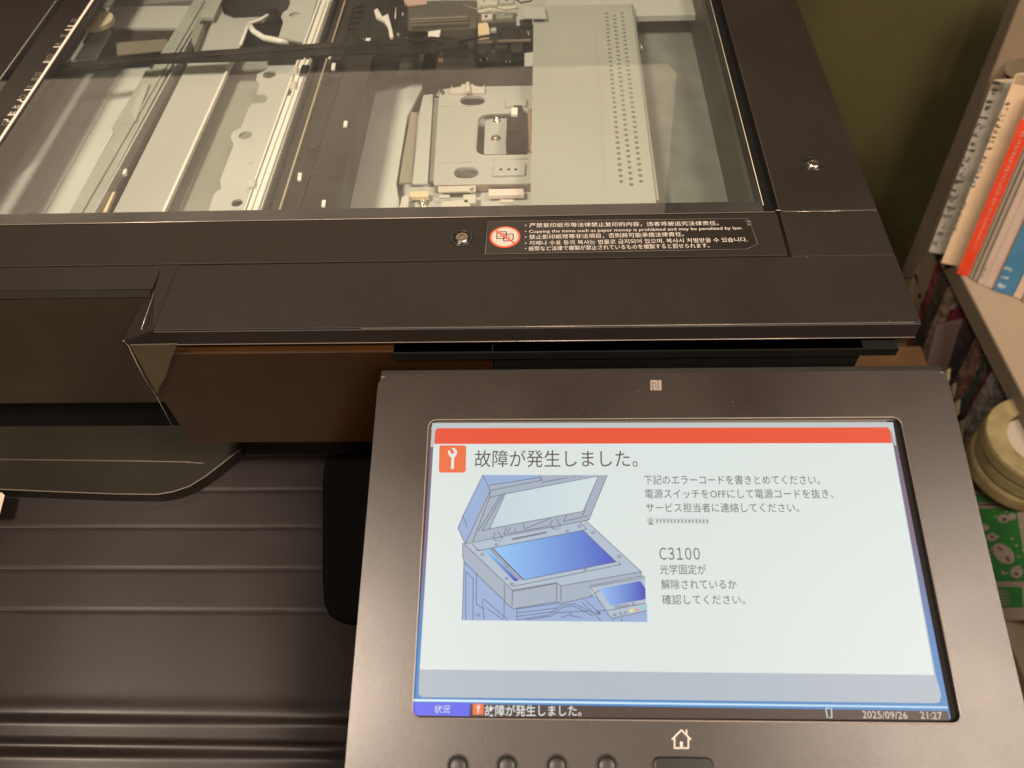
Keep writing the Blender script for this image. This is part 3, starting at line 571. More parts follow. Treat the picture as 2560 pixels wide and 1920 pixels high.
# ---------------------------------------------------------------- output tray
ZT = -0.130
ys = lambda y, z=ZT: at(400, y, z).y
def gauss(y, c, w_, a_): return a_*math.exp(-((y-c)/w_)**2)
b1, b2 = ys(1548), ys(1614)
prof = [(0.05, ZT)]
gy = [ys(v) for v in (905, 985, 1058, 1138, 1228, 1318)]
N = 260; y_a, y_b = 0.02, ys(1720)
for i in range(N+1):
    y = y_a + (y_b-y_a)*i/N
    sm = lambda t: (lambda q: q*q*(3-2*q))(max(0.0, min(1.0, t)))
    z = ZT + gauss(y, b1+0.003, 0.0040, 0.0008) - 0.0042*sm((b1+0.001-y)/0.0042) + 0.0022*sm((b2+0.0045-y)/0.003) - 0.0050*sm((b2+0.0005-y)/0.0050)
    for g0_ in gy: z -= gauss(y, g0_-0.0004, 0.0009, 0.0004)
    prof.append((y, z))
prof += [(y_b, ZT-0.05), (0.05, ZT-0.05)]
tr = extr('output_tray', prof, XL, -0.02, TRAYM, cop)
for p_ in tr.data.polygons: p_.use_smooth = len(p_.vertices) == 4
for y, xe in ((983, 690), (1058, 673), (1138, 660), (1228, 640), (1318, 620)):
    c1 = at(xe, y, ZT+0.0003)
    line('tray_rib', [(XL, c1.y-0.0002, ZT-0.0002), (c1.x, c1.y, ZT-0.0001)], 0.0002, mat('rib_plastic', (0.028,0.024,0.022), 0.4), tr)
# raised guide with a curved front edge
g_ = [(-160,1055),(0,1057),(120,1062),(250,1067),(340,1068),(375,1062),(410,1050),(445,1028),(475,1005),(500,985),(518,972)]
ZG = ZT+0.009
top = [at(x, y, ZG) for x, y in g_] + [Vector((at(518,972,ZG).x, 0.0, ZG)), Vector((XL, 0.0, ZG))]
gd = slab('paper_guide', top, (0,0,-0.0088), mat('guide_plastic', (0.01, 0.0085, 0.005), 0.5, spec=0.25, bump=0.3, bscale=1300, var=0.15, vscale=15), tr)
line('guide_edge', [at(x, y, ZG+0.0001) for x, y in g_], 0.0004, mat('guide_rim', (0.093,0.077,0.059), 0.35), tr)
line('guide_rib', [at(-50, 992, ZG+.0002), at(300, 996, ZG+.0002), at(400, 998, ZG+.0002), at(440, 1001, ZG+.0002)], 0.0004, MATS['guide_rim'], tr)
line('guide_rib', [at(-50, 904, ZG+.0002), at(250, 908, ZG+.0002), at(385, 914, ZG+.0002)], 0.0003, mat('guide_dull', (0.037,0.031,0.022), 0.4), tr)
# low near-black block laid where the recess beside the control panel is
slab('recess_block', [at(x_, y_, ZT+0.009) for x_, y_ in ((704,985),(900,975),(900,1345),(760,1342),(730,1336),(708,1322),(697,1298),(693,1240),(694,1030),(697,1000))], (0,0,-0.01), mat('recess_black', (0.0025, 0.0022, 0.0022), 0.95, spec=0.02), tr, bevel=0.004)
# sliver of paper at the left
ps = slab('paper_sheet', [at(-40,1066,ZG+.0015), at(4,1064,ZG+.0015), at(10,1070,ZG+.0015), at(-2,1115,ZG+.0015), at(-60,1115,ZG+.0015)], (0,0,-0.0002), mat('paper', (0.434,0.341,0.248), 0.7))
tag(ps, 'corner of a cream paper sheet poking in beside the curved output guide', 'paper')
# ---------------------------------------------------------------- control panel
def pp(x, y, up=0.0): return onp(x, y, up)
NXp = Vector((1,0,0))
def psub(name, px, up, th, m, parent, bevel=0.0): return slab(name, [pp(x, y, up) for x, y in px], -PN*th, m, parent, bevel)
xl, xr = pp(745,1640).x, pp(2060,880).x+0.0005
xl = (pp(820,800).x+pp(745,1640).x)/2
yt = (pp(1400,788)-P0).dot(PV); 
def L(x, v, up=0.0): return P0 + Vector((x-P0.x, 0, 0)) + PV*v + PN*up        # panel coordinates: x, v along the slope
sl = [pp(a_, b_) for a_, b_ in ((930,905),(1949,903),(2074,1563),(885,1551))]
sx0 = (sl[0].x+sl[3].x)/2; sx1 = (sl[1].x+sl[2].x)/2
vof = lambda p: (p-P0).dot(PV)
sv1 = (vof(sl[0])+vof(sl[1]))/2; sv0 = (vof(sl[2])+vof(sl[3]))/2
# face plate with rounded window
def ring2(x0, x1, v0, v1, r_, up=0.0, n=5): return [L(p.x, p.y, up) for p in rrect(x0, x1, v0, v1, r_, 0, n)]
cpn = None
vt = yt; vb = vt-0.235
outer = [(p.x, p.y) for p in rrect(xl, xr, vb, vt-0.004, 0.006, 0)]
inner = [(p.x, p.y) for p in rrect(sx0, sx1, sv0, sv1, 0.0035, 0)]
cu_o = plate_holes('control_panel', [Vector((a_, b_, 0)) for a_, b_ in outer], [[Vector((a_, b_, 0)) for a_, b_ in inner]], 0.0, 0.0022, BLKP, cop)
PM = Matrix(((1, 0, 0, 0), (0, PV.y, PN.y, 0), (0, PV.z, PN.z, 0), (0,0,0,1))); PM.translation = P0 - Vector((P0.x, 0, 0))
cu_o.data.transform(PM)
cpn = cu_o; cpn['label'] = 'tilted black control panel with large touch screen'
# body under the face, sloping rear edge
bm = bmesh.new()
prof = [(vt-0.0045, -0.0002), (vt-0.001, -0.0016), (vt, -0.0040), (vt-0.002, -0.016), (vt-0.03, -0.022), (vb, -0.018), (vb, -0.0024), (vt-0.012, -0.0024)]
a_ = [bm.verts.new(L(xl+0.0008, v, h_)) for v, h_ in prof]; c_ = [bm.verts.new(L(xr-0.0008, v, h_)) for v, h_ in prof]
bm.faces.new(a_); bm.faces.new(c_[::-1])
for i in range(len(prof)): bm.faces.new((a_[i], a_[(i+1) % len(prof)], c_[(i+1) % len(prof)], c_[i]))
mk('panel_back_shell', bm, mat('panel_shell', (0.014, 0.013, 0.012), 0.5, bump=0.5, bscale=1300), cpn, bevel=0.0005)
# window wall and display glass
D = -0.0016
def pbox(name, x0, x1, v0, v1, h0, h1, m, parent): 
    return slab(name, [L(x0,v0,h1), L(x1,v0,h1), L(x1,v1,h1), L(x0,v1,h1)], PN*(h0-h1), m, parent)
pbox('screen_surround', sx0-0.001, sx1+0.001, sv0-0.001, sv1+0.001, D-0.0020, D-0.0002, mat('surround_grey', (0.075,0.065,0.06), 0.35), cpn)
for nm_, P_ in (('window_edge', ring2(sx0, sx1, sv0, sv1, 0.0035, 0.0)),):
    bm = bmesh.new(); tube(bm, P_+[P_[0]], 0.00028, 6); mk(nm_, bm, mat('window_edge', (0.20,0.17,0.15), 0.3, metal=0.3), cpn, smooth=True)
pbox('window_gap', sx1-0.0052, sx1-0.0002, sv0+0.0006, sv1-0.001, D-0.0005, D+0.0001, DEEP, cpn)
pbox('window_gap', sx0+0.0005, sx1-0.001, sv0+0.0002, sv0+0.0012, D-0.0005, D+0.0001, DEEP, cpn)
pbox('window_gap', sx0+0.002, sx1-0.003, sv1-0.0028, sv1-0.0022, D-0.0005, D+0.0001, DEEP, cpn)
pbox('edge_line', sx0+0.0012, sx1-0.0055, sv1-0.0042, sv1-0.0029, D-0.0005, D+0.0001, mat('line_grey', (0.28,0.25,0.23), 0.8, var=0.3, vscale=600), cpn)  # pale speckled lines along the top and left of the window
pbox('edge_line', sx0+0.0014, sx0+0.0028, sv0+0.0012, sv1-0.003, D-0.0005, D+0.00012, mat('line_mauve', (0.20,0.17,0.17), 0.8, var=0.3, vscale=600), cpn)
# --- display picture: everything printed by the lit display lies in thin layers, E = height of a layer
def E(k): return D + 0.0003 + 0.00006*k
def lay(name, px, k, m, parent=None): return slab(name, [pp(x, y, E(k)) for x, y in px], -PN*0.00002, m, parent or cpn)
def grad_mat(name, c0, c1, axis, p0, p1, s=1.0, rough=0.35):
    m = mat(name, (0.006,0.006,0.006), 0.42, spec=0.18, emit=(1,1,1), estr=s); nt = m.node_tree; n = nt.nodes; LK = nt.links
    tc = n.new('ShaderNodeTexCoord'); vm = n.new('ShaderNodeVectorMath'); vm.operation = 'DOT_PRODUCT'; vm.inputs[1].default_value = axis
    LK.new(tc.outputs['Object'], vm.inputs[0]); mr = n.new('ShaderNodeMapRange'); mr.inputs[1].default_value = Vector(p0).dot(Vector(axis)); mr.inputs[2].default_value = Vector(p1).dot(Vector(axis))
    LK.new(vm.outputs['Value'], mr.inputs[0]); rp = n.new('ShaderNodeValToRGB'); rp.color_ramp.elements[0].color = rgb(*c0); rp.color_ramp.elements[1].color = rgb(*c1)
    LK.new(mr.outputs[0], rp.inputs[0]); LK.new(rp.outputs[0], n['Principled BSDF'].inputs['Emission Color']); return m
Spage = flat('screen_page', (223,232,228), 0.94)
Sred = flat('screen_red', (234,80,48), 0.95)
Sora = flat('screen_orange', (238,112,62), 0.95)
Swht = flat('screen_white', (238,240,240), 0.9)
Sgry = flat('screen_grey', (196,204,204), 0.9)
Sfoot = flat('screen_footer', (186,197,208), 0.85)
Stxt = flat('screen_text', (84,70,72), 0.9)
Stxt2 = flat('screen_text_small', (96,84,88), 0.9)
Sblue = flat('screen_status_blue', (86,96,232), 1.0)
Sstat = flat('screen_status_bar', (88,66,60), 0.6)
Sbg = grad_mat('screen_sky', (140,120,150), (80,160,235), tuple(-PV), pp(900,1150), pp(900,1400), 0.62)
Scy = flat('screen_cyan', (130,205,245), 1.0)
ax0 = 908
Bt = [(934,912),(1930,910),(2052,1530),(897,1516)]
lay('display_background', [(934,914),(1929,912),(2054,1553),(889,1545)], 0, Sbg)
lay('display_header', [(934,914),(1929,912),(1936,962),(1932,962),(1926,934),(1912,925),(950,926),(940,932),(936,965),(930,965)], 1, Sgry)
lay('display_page', [(938,930),(946,926),(1918,924),(1924,930),(2021,1458),(2033,1500),(2030,1517),(2018,1519),(912,1506),(904,1500),(906,1450)], 1, Sfoot)
lay('display_body', [(937,956),(1928,956),(2018,1458),(907,1446)], 2, Spage)
lay('display_red_bar', [(940,932),(944,925),(1917,923),(1923,929),(1927,957),(938,959)], 3, Sred)
lay('display_status_bar', [(890,1519),(2047,1536),(2052,1556),(888,1547)], 2, Sstat)
lay('display_accent_line', [(893,1510),(2046,1526),(2047,1530),(892,1515)], 2, grad_mat('accent', (215,240,250), (170,215,240), (1,0,0), (sx0,0,0), (sx1,0,0), 1.0))
lay('display_status_tab', [(890,1517),(1015,1518),(1014,1547),(888,1545)], 3, Sblue)
def ptext(name, body, x0, ybase, x1, ybase1, hpx, m, k=6, weight=0.0, tall=1.0, space=1.0):
    A = pp(x0, ybase, E(k)); B = pp(x1, ybase1, E(k)); h_ = (pp(x0, ybase-hpx)-pp(x0, ybase)).length
    return text(name, body, frame(A, B-A, PV), h_, m, cpn, width=(B-A).length, weight=weight, tall=tall, space=space)
ptext('display_lettering', '故障が発生しました。', 1025, 1006, 1378, 1006, 40, Stxt)
ptext('display_lettering', '下記のエラーコードを書きとめてください。', 1392, 1045, 1772, 1045, 22, Stxt2)
ptext('display_lettering', '電源スイッチをOFFにして電源コードを抜き、', 1394, 1075, 1801, 1075, 22, Stxt2)
ptext('display_lettering', 'サービス担当者に連絡してください。', 1396, 1105, 1727, 1105, 22, Stxt2)
ptext('display_lettering', '☎', 1398, 1131, 1413, 1131, 15, Stxt)
ptext('display_lettering', '＊'*15, 1416, 1132, 1532, 1133, 19, Stxt2, space=0.5)
ptext('display_lettering', 'Ｃ３１００', 1425, 1209, 1513, 1209, 35, Stxt, space=0.42)
ptext('display_lettering', '光学固定が', 1426, 1239, 1526, 1239, 23, Stxt)
ptext('display_lettering', '解除されているか', 1429, 1271, 1592, 1271, 23, Stxt)
ptext('display_lettering', '確認してください。', 1431, 1304, 1610, 1304, 23, Stxt)
ptext('status_lettering', '状況', 938, 1539, 972, 1539, 19, Swht)
ptext('status_lettering', '故障が発生しました。', 1047, 1545, 1256, 1545, 26, Swht, weight=0.006)
ptext('status_lettering', '2025/09/26', 1864, 1551, 1961, 1553, 22, flat('screen_date', (232,216,204), 0.9))
ptext('status_lettering', '21:27', 1989, 1552, 2036, 1554, 22, MATS['screen_date'])
# wrench icons
def wrench(x0, y0, s, k):
    def W(a_, b_): return (x0+a_*s, y0+b_*s)
    lay('error_icon', [W(.06,0),W(.95,0),W(1,.07),W(.985,.93),W(.92,1),W(.05,1),W(0,.93),W(.02,.06)], k, Sora)
    P_ = [(.44,.84),(.46,.46),(.38,.38),(.335,.28),(.35,.17),(.39,.17),(.43,.28),(.50,.32),(.57,.27),(.55,.20),(.47,.11),(.50,.09),(.60,.11),(.66,.19),(.66,.32),(.60,.41),(.56,.46),(.55,.84),(.52,.87),(.47,.87)]
    lay('wrench_mark', [W(*p) for p in P_], k+1, Swht)
wrench(948, 962, 59, 4); wrench(1021, 1520, 24, 4)
for q_ in ([(1783,1530),(1785,1530),(1788,1549),(1786,1549)], [(1785,1529),(1797,1530),(1797,1531),(1785,1530.5)], [(1795,1530),(1797,1530),(1798,1550),(1796,1550)], [(1786,1549),(1798,1550),(1798,1551),(1787,1550)]):
    lay('status_mark', q_, 4, Swht)
# --- the copier drawing on the display (traced: ix, iy are pixels of the enlarged detail)
def I(x, y): return (864.1+x/3.310, 881.4+y/3.310)
def ipoly(name, P_, k, m): return lay(name, [I(*p) for p in P_], k, m)
Sb1 = flat('drawing_blue', (152,176,216), 0.95); Sg1 = flat('drawing_grey', (166,178,194), 0.95); Sg2 = flat('drawing_pale', (178,192,208), 0.95); Sln = flat('drawing_line', (88,80,104), 0.85)
Sgl = grad_mat('drawing_glass', (196,214,222), (214,226,228), (1,0,0), pp(*I(650,800)), pp(*I(1400,800)), 0.95)
Sd = grad_mat('drawing_platen', (140,190,240), (70,90,192), (1,0,0), pp(*I(720,1000)), pp(*I(1500,1000)), 1.0)
Sd2 = grad_mat('drawing_display', (140,180,236), (60,72,180), (1,0,0), pp(*I(1450,1300)), pp(*I(1750,1300)), 1.0)
Sd3 = grad_mat('drawing_slit', (120,190,240), (64,74,180), tuple(-PV), pp(*I(700,1020)), pp(*I(700,1230)), 1.0)
ipoly('drawing_body', [(455,1080),(800,1420),(1380,1340),(1765,1400),(1768,1530),(442,1517)], 4, Sb1)
ipoly('drawing_lid', [(592,478),(1482,480),(1350,800),(465,972),(414,858),(450,770)], 4, Sg1)
ipoly('drawing_lid_side', [(592,478),(642,555),(470,968),(414,858),(450,770)], 5, Sb1)
ipoly('drawing_lid_top', [(596,480),(1000,480),(1010,500),(640,555)], 5, Sb1)
ipoly('drawing_lid_side', [(642,590),(1420,482),(1416,486),(740,620),(640,640)], 5, Sg1)
ipoly('drawing_mat', [(752,614),(1418,482),(1310,738),(640,864)], 6, Sgl)
ipoly('drawing_deck', [(452,965),(1330,806),(1725,1168),(1725,1200),(1180,1300),(1120,1250),(805,1305)], 5, Sg2)
ipoly('drawing_front', [(448,965),(805,1300),(805,1432),(600,1240),(448,1070)], 6, Sg1)
ipoly('drawing_front', [(805,1300),(1120,1245),(1150,1270),(1725,1172),(1725,1200),(1360,1280),(1385,1345),(1160,1396),(1120,1385),(805,1436)], 6, Sg1)
ipoly('drawing_platen', [(662,1000),(1308,874),(1545,1100),(885,1228)], 7, Sd)
ipoly('drawing_slit', [(598,1016),(630,1012),(848,1232),(820,1240)], 7, Sd3)
ipoly('drawing_slit_frame', [(640,1008),(656,1004),(878,1228),(860,1232)], 7, Sg1)
ipoly('drawing_panel', [(1355,1272),(1742,1200),(1752,1220),(1762,1450),(1525,1500),(1500,1492)], 8, Sg2)
ipoly('drawing_panel_display', [(1424,1292),(1718,1236),(1754,1290),(1756,1366),(1510,1414)], 9, Sd2)
for x, y, c_ in ((1657,1448,(240,230,90)), (1695,1443,(225,150,150)), (1732,1430,(110,210,225))):
    ipoly('drawing_key', [(x+14*math.cos(t*math.pi/4), y+11*math.sin(t*math.pi/4)) for t in range(8)], 9, flat('key_%d' % x, c_, 1.0))
ipoly('drawing_hinge', [(668,885),(710,870),(738,935),(720,960),(688,955),(655,930)], 8, Sg1)
ipoly('drawing_hinge', [(1085,790),(1118,784),(1152,850),(1135,872),(1100,872),(1065,845)], 8, Sg1)
def stroke(bm, a_, b_, w_, k):
    A = pp(*I(*a_), E(k)); B = pp(*I(*b_), E(k)); d_ = (B-A).normalized(); n_ = d_.cross(PN)*w_/2
    slabv(bm, [A-n_, B-n_, B+n_, A+n_], -PN*0.00002)
LN = [[(592,478),(450,770),(414,858),(465,970),(1350,800),(1482,480)], [(592,478),(645,590),(470,965)], [(640,552),(1005,495),(1015,515),(645,590)], [(1000,482),(1018,530),(1190,500)], [(645,590),(640,640),(750,612)], [(752,614),(640,864),(1310,738),(1418,486),(752,614)], [(740,616),(585,878),(640,866)], [(720,622),(560,880)], [(450,770),(480,850)], [(640,640),(520,955)],
      [(452,965),(805,1303),(1120,1248),(1150,1272),(1725,1170),(1330,806)], [(448,965),(448,1060),(458,1100),(444,1515)], [(458,1100),(800,1432),(805,1300)], [(805,1436),(1120,1385),(1160,1396),(1385,1345)], [(1120,1248),(1120,1385)], [(1150,1272),(1150,1380)], [(1725,1170),(1725,1200)],
      [(515,968),(560,1020),(662,1000),(1308,874),(1335,865),(1285,815)], [(540,1018),(590,1014)], [(662,1000),(885,1228),(1545,1100),(1308,874)], [(785,1255),(810,1275),(1580,1118),(1560,1098)], [(640,1005),(860,1232)], [(656,1002),(880,1228)], [(760,1135),(775,1128)], [(805,1310),(1115,1255)],
      [(746,1262),(746,1385)], [(744,1385),(744,1500)], [(470,1170),(522,1215),(522,1515)], [(470,1170),(470,1515)], [(545,1180),(545,1400),(600,1440)], [(600,1365),(590,1380),(600,1510)], [(600,1365),(770,1515)], [(620,1430),(740,1515)], [(835,1437),(835,1515)],
      [(835,1437),(1140,1395)], [(840,1465),(1120,1430)], [(840,1490),(1100,1455)], [(835,1515),(1060,1480),(1150,1410),(1250,1400),(1390,1470),(1430,1470)], [(900,1515),(1080,1488),(1160,1425),(1240,1415),(1380,1485)], [(1100,1465),(1350,1450)], [(1150,1500),(1200,1480),(1300,1500)], [(1210,1460),(1230,1480)], [(1320,1370),(1410,1450),(1430,1475)], [(1300,1390),(1400,1480),(1440,1525)], [(1400,1455),(1480,1445)],
      [(1355,1272),(1742,1200),(1752,1220)], [(1355,1272),(1500,1492),(1525,1502),(1762,1450)], [(1375,1278),(1740,1215)], [(1480,1450),(1756,1395)], [(1520,1505),(1520,1525)], [(1585,1500),(1585,1528)], [(1430,1300),(1360,1345)],
      [(680,890),(665,935),(690,955)], [(700,885),(735,935)], [(1090,800),(1072,840),(1105,870)], [(1118,790),(1150,845)], [(765,850),(740,905),(1060,845)], [(790,850),(770,890)], [(880,830),(890,865),(1075,790)], [(830,855),(820,885)], [(1190,765),(1170,810),(1345,770)], [(1330,725),(1300,770)], [(800,935),(1048,884)], [(804,942),(1050,892)], [(1185,485),(1195,500)], [(1240,484),(1250,496)], [(1290,484),(1292,490)]]
bm = bmesh.new()
for pl_ in LN:
    for a_, b_ in zip(pl_, pl_[1:]): stroke(bm, a_, b_, 0.00024, 10)
for x, y in ((589,1046), (764,1218), (802,1260), (1325,1156), (1568,1062), (1380,890), (1195,878), (688,978), (1537,1477), (1577,1470), (1612,1462), (1547,1422), (1575,1420), (1602,1416), (1628,1410), (1423,1468), (558,1480), (1668,1400), (1282,845)):
    R_ = [(x+11*math.cos(t*math.pi/4), y+8*math.sin(t*math.pi/4)) for t in range(9)]
    for a_, b_ in zip(R_, R_[1:]): stroke(bm, a_, b_, 0.00022, 10)
for i in range(16): stroke(bm, (815+i*15, 938-i*3), (822+i*15, 928-i*3), 0.0002, 10)
ol = mk('drawing_outline', bm, Sln, cpn)
# screen cover film: faint dust specks on the display
bm = bmesh.new()
rs = random.Random(4)
for _ in range(90):
    x, y = rs.uniform(930, 1990), rs.uniform(960, 1540)
    p = pp(x, y, E(11)); r_ = rs.uniform(0.00006, 0.00018)
    slabv(bm, [p+Vector((r_*math.cos(t), 0, 0))+PV*r_*math.sin(t) for t in (0, 1.3, 2.6, 3.9, 5.1)], -PN*0.00002)
o = mk('display_dust', bm, mat('dust_dark', (0.25,0.22,0.2), 0.8), cpn); o['kind'] = 'stuff'
# printed marks and keys on the panel face
nf = psub('contactless_logo', [(1405,821),(1428,821),(1429,823),(1429,842),(1428,843),(1406,843),(1405,841)], 0.00012, 0.0003, mat('logo_tan', (0.186,0.155,0.136), 0.5), cpn)
bm = bmesh.new()
for pl_ in ([(1410,841),(1409,825),(1419,831.5)], [(1413,833),(1422,840),(1422,824),(1419,821)], [(1410,838),(1412,843)]):
    for a_, b_ in zip(pl_, pl_[1:]):
        A = pp(*a_, 0.00016); B = pp(*b_, 0.00016); n_ = (B-A).normalized().cross(PN)*0.00012
        slabv(bm, [A-n_, B-n_, B+n_, A+n_], -PN*0.00002)
mk('logo_strokes', bm, BLKP, cpn)
WP = mat('white_marking', (0.465,0.422,0.384), 0.5)
bm = bmesh.new()
def hs(a_, b_, w_=0.0005):
    A = pp(*a_, 0.00018); B = pp(*b_, 0.00018); d_ = (B-A).normalized(); n_ = d_.cross(PN)*w_/2; A = A-d_*w_*.3; B = B+d_*w_*.3
    slabv(bm, [A-n_, B-n_, B+n_, A+n_], -PN*0.00005)
for a_, b_ in (((1452,1597),(1472,1577)), ((1472,1577),(1492,1597)), ((1457,1594),(1457,1616)), ((1487,1594),(1487,1616)), ((1457,1616),(1487,1616)), ((1483,1577),(1483,1587))): hs(a_, b_)
hs((1472,1604),(1472,1615), 0.0010)
mk('home_symbol', bm, WP, cpn)
for x in (989, 1095, 1203, 1311):
    c = pp(x, 1655); kb = bmesh.new(); prof = [(0.0042, -0.0005), (0.0042, 0.0004), (0.0039, 0.0005), (0.0037, -0.0002), (0.0035, 0.0008), (0.0028, 0.0012), (0.0012, 0.0014)]
    rings = [[kb.verts.new(c + Vector((r_*math.cos(2*math.pi*i/32),0,0)) + PV*r_*math.sin(2*math.pi*i/32) + PN*h_) for i in range(32)] for r_, h_ in prof]
    for A_, B_ in zip(rings, rings[1:]):
        for i in range(32): kb.faces.new((A_[i], A_[(i+1) % 32], B_[(i+1) % 32], B_[i]))
    kb.faces.new(rings[-1]); mk('round_key', kb, mat('key_black', (0.008,0.0075,0.007), 0.42, spec=0.4), cpn, smooth=True)
A = pp(1411, 1634); B = pp(1539, 1636)
slab('home_key', [L(p.x, p.y, 0.0016) for p in rrect(A.x, B.x, vof(A)-0.012, vof(A), 0.0025, 0)], -PN*0.002, GLOSSB, cpn, bevel=0.0006)
# dust on the black plastic
rs = random.Random(11)
def dust(name, parent, n, fn, nrm, m, lo_=0.00006, hi_=0.00015):
    bm = bmesh.new()
    for _ in range(n):
        p = fn(rs); r_ = rs.uniform(lo_, hi_)*rs.uniform(0.6, 1.3); e_ = rs.uniform(0, 6.28)
        a1 = Vector((math.cos(e_), math.sin(e_), 0)); a1 = (a1 - nrm*a1.dot(nrm)).normalized(); a2 = nrm.cross(a1); st = rs.choice((1, 1, 1, 3.5))
        slabv(bm, [p+a1*r_*st+a2*r_*.5, p-a1*r_*st+a2*r_*.5, p-a1*r_*st-a2*r_*.5, p+a1*r_*st-a2*r_*.5], nrm*0.00003)
    o = mk(name, bm, m, parent); o['kind'] = 'stuff'
DM = mat('dust_pale', (0.12, 0.105, 0.09), 0.8)
def f1(r_):
    while True:
        x = r_.uniform(xl+0.001, xr-0.001); v = r_.uniform(vb+0.01, vt-0.006)
        if not (sx0-0.001 < x < sx1+0.001 and sv0-0.001 < v < sv1+0.001): return L(x, v, 0.00001)
dust('panel_dust', cpn, 170, f1, PN, DM)
dust('cover_dust', fc, 60, lambda r_: Vector((r_.uniform(-0.29, XR), r_.uniform(-0.085, -0.042), 0.00001)), Vector((0,0,1)), DM)
dust('deck_dust', dk, 25, lambda r_: Vector((r_.uniform(0.009, XR), r_.uniform(-0.007, 0.25), 0.00001)), Vector((0,0,1)), DM)
dust('glass_dust', pg, 60, lambda r_: Vector((r_.uniform(-0.43, -0.005), r_.uniform(0, 0.28), 0.00002)), Vector((0,0,1)), DM, 0.0001, 0.0003)
# ---------------------------------------------------------------- bookcase at the right
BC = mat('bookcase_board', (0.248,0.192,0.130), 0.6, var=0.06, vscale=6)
BCE = mat('bookcase_edge', (0.125, 0.1, 0.07), 0.6, var=0.12, vscale=20)
bc = empty('bookcase', (0.35, 0.30, -0.95), label='cream bookcase beside the copier with books on its board', cat='bookcase')
dX = Vector((0.24, 0, 0))
# side panel: leaning slightly, its narrow front edge to the left
so = lambda y: (2183-0.3967*y, y); si = lambda y: (2205-0.388*y, y)
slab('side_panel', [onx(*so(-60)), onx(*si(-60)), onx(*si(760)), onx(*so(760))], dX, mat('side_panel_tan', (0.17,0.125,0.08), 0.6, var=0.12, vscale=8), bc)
slab('panel_front_edge', [onx(*so(-60), X0-0.001), onx(*si(-60), X0-0.001), onx(*si(600), X0-0.001), onx(*so(600), X0-0.001)], (-0.001,0,0), BCE, bc)
for x, y in ((1975,598), (1983,639)):
    p = onx(x+4, y, X0-0.0012); slab('peg_hole', [p+Vector((0, 0.004*math.cos(t*.785), 0.003*math.sin(t*.785))) for t in range(8)], (-0.0004,0,0), DEEP, bc)
# shelf board
ba, bb_ = onx(2033,569), onx(2203,916)
bc0, bc1 = onx(2062,567), onx(2212,853)
yP = onx(*si(590)).y; zb = (bc0.z+bc1.z)/2; zlo = (ba.z+bb_.z)/2
sb = slab('shelf_board', [Vector((X0+KX*y, y, z)) for y, z in ((yP, zb), (-0.35, zb), (-0.35, zlo), (yP, zlo))], dX, [BC], bc, bevel=0.001)
slab('board_front_edge', [Vector((X0+KX*y-0.0006, y, z)) for y, z in ((yP, zb-0.001), (-0.35, zb-0.001), (-0.35, zlo+0.001), (yP, zlo+0.001))], (-0.0006,0,0), BCE, bc)
slab('lower_board', [Vector((X0+KX*y, y, z)) for y, z in ((0.43, -0.535), (-0.6, -0.535), (-0.6, -0.555), (0.43, -0.555))], dX, [BC], bc)
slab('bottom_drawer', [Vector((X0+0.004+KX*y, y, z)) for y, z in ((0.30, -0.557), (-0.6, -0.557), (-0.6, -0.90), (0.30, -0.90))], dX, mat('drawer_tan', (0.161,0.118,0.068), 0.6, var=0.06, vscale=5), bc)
slab('back_panel', [Vector((X0+0.24+KX*y, y, z)) for y, z in ((0.43, -0.06), (-0.6, -0.06), (-0.6, -0.9), (0.43, -0.9))], (0.006,0,0), BC, bc)
# books: foot pixels on the board, lean towards the back panel
up = Vector((0, math.sin(math.radians(10.5)), math.cos(math.radians(10.5))))
def book(a_, b_, h_, m, label, pages=None, depth=0.13, mark=None, wrap=None):
    A = at(*a_, zb+0.0005); B = at(*b_, zb+0.0005); t = (B-A); 
    root = empty('book', A, label=label, cat='book', group='books standing on the bookcase board')
    dp = Vector((0.998, 0.047, 0))*depth
    cv = slab('cover', [A, B, B+up*h_, A+up*h_], dp, m, root, bevel=0.0012)
    e = t*0.10
    slab('page_block', [A+e+up*(h_+0.0002), B-e+up*(h_+0.0002), B-e+up*(h_-0.01), A+e+up*(h_-0.01)], dp*0.95, pages or mat('pages', (0.384,0.310,0.223), 0.8), root)
    nrm = Vector((-1, 0, 0)); 
    if mark:
        for (mm, f0, f1, u0, u1, kind) in mark:
            bm = bmesh.new(); r2 = random.Random(int(f0*100)+int(h_*1000))
            if kind == 'band': slabv(bm, [A.lerp(B,u0)+up*h_*f0+nrm*.0006, A.lerp(B,u1)+up*h_*f0+nrm*.0006, A.lerp(B,u1)+up*h_*f1+nrm*.0006, A.lerp(B,u0)+up*h_*f1+nrm*.0006], nrm*0.0002)
            else:
                f = f0
                while f < f1:
                    g = (u1-u0)*t.length/h_*0.9
                    for _ in range(4):
                        ua, ub = sorted((r2.uniform(u0,u1), r2.uniform(u0,u1))); ub = max(ub, ua+0.08*(u1-u0)); fa = f+r2.uniform(0, g*.6); fb = fa+r2.uniform(.12,.35)*g
                        q_ = lambda uu, ff: A.lerp(B,uu)+up*h_*ff+nrm*.0009
                        slabv(bm, [q_(ua,fa), q_(ub,fa), q_(ub,fb), q_(ua,fb)], nrm*0.0002)
                    f += g*1.15
            mk('spine_band' if kind == 'band' else 'spine_lettering', bm, mm, root)
    return root
INK = mat('book_ink', (0.05,0.045,0.04), 0.7); INKB = mat('book_blue_ink', (0.04,0.09,0.14), 0.7); REDP = mat('book_red', (0.60,0.05,0.015), 0.5, var=0.08, vscale=50); WP2 = mat('pale_letters', (0.446,0.260,0.211), 0.6)
BLUE = mat('book_blue', (0.043,0.161,0.285), 0.5, var=0.08, vscale=60)
def foot(x, y): return (x, y)
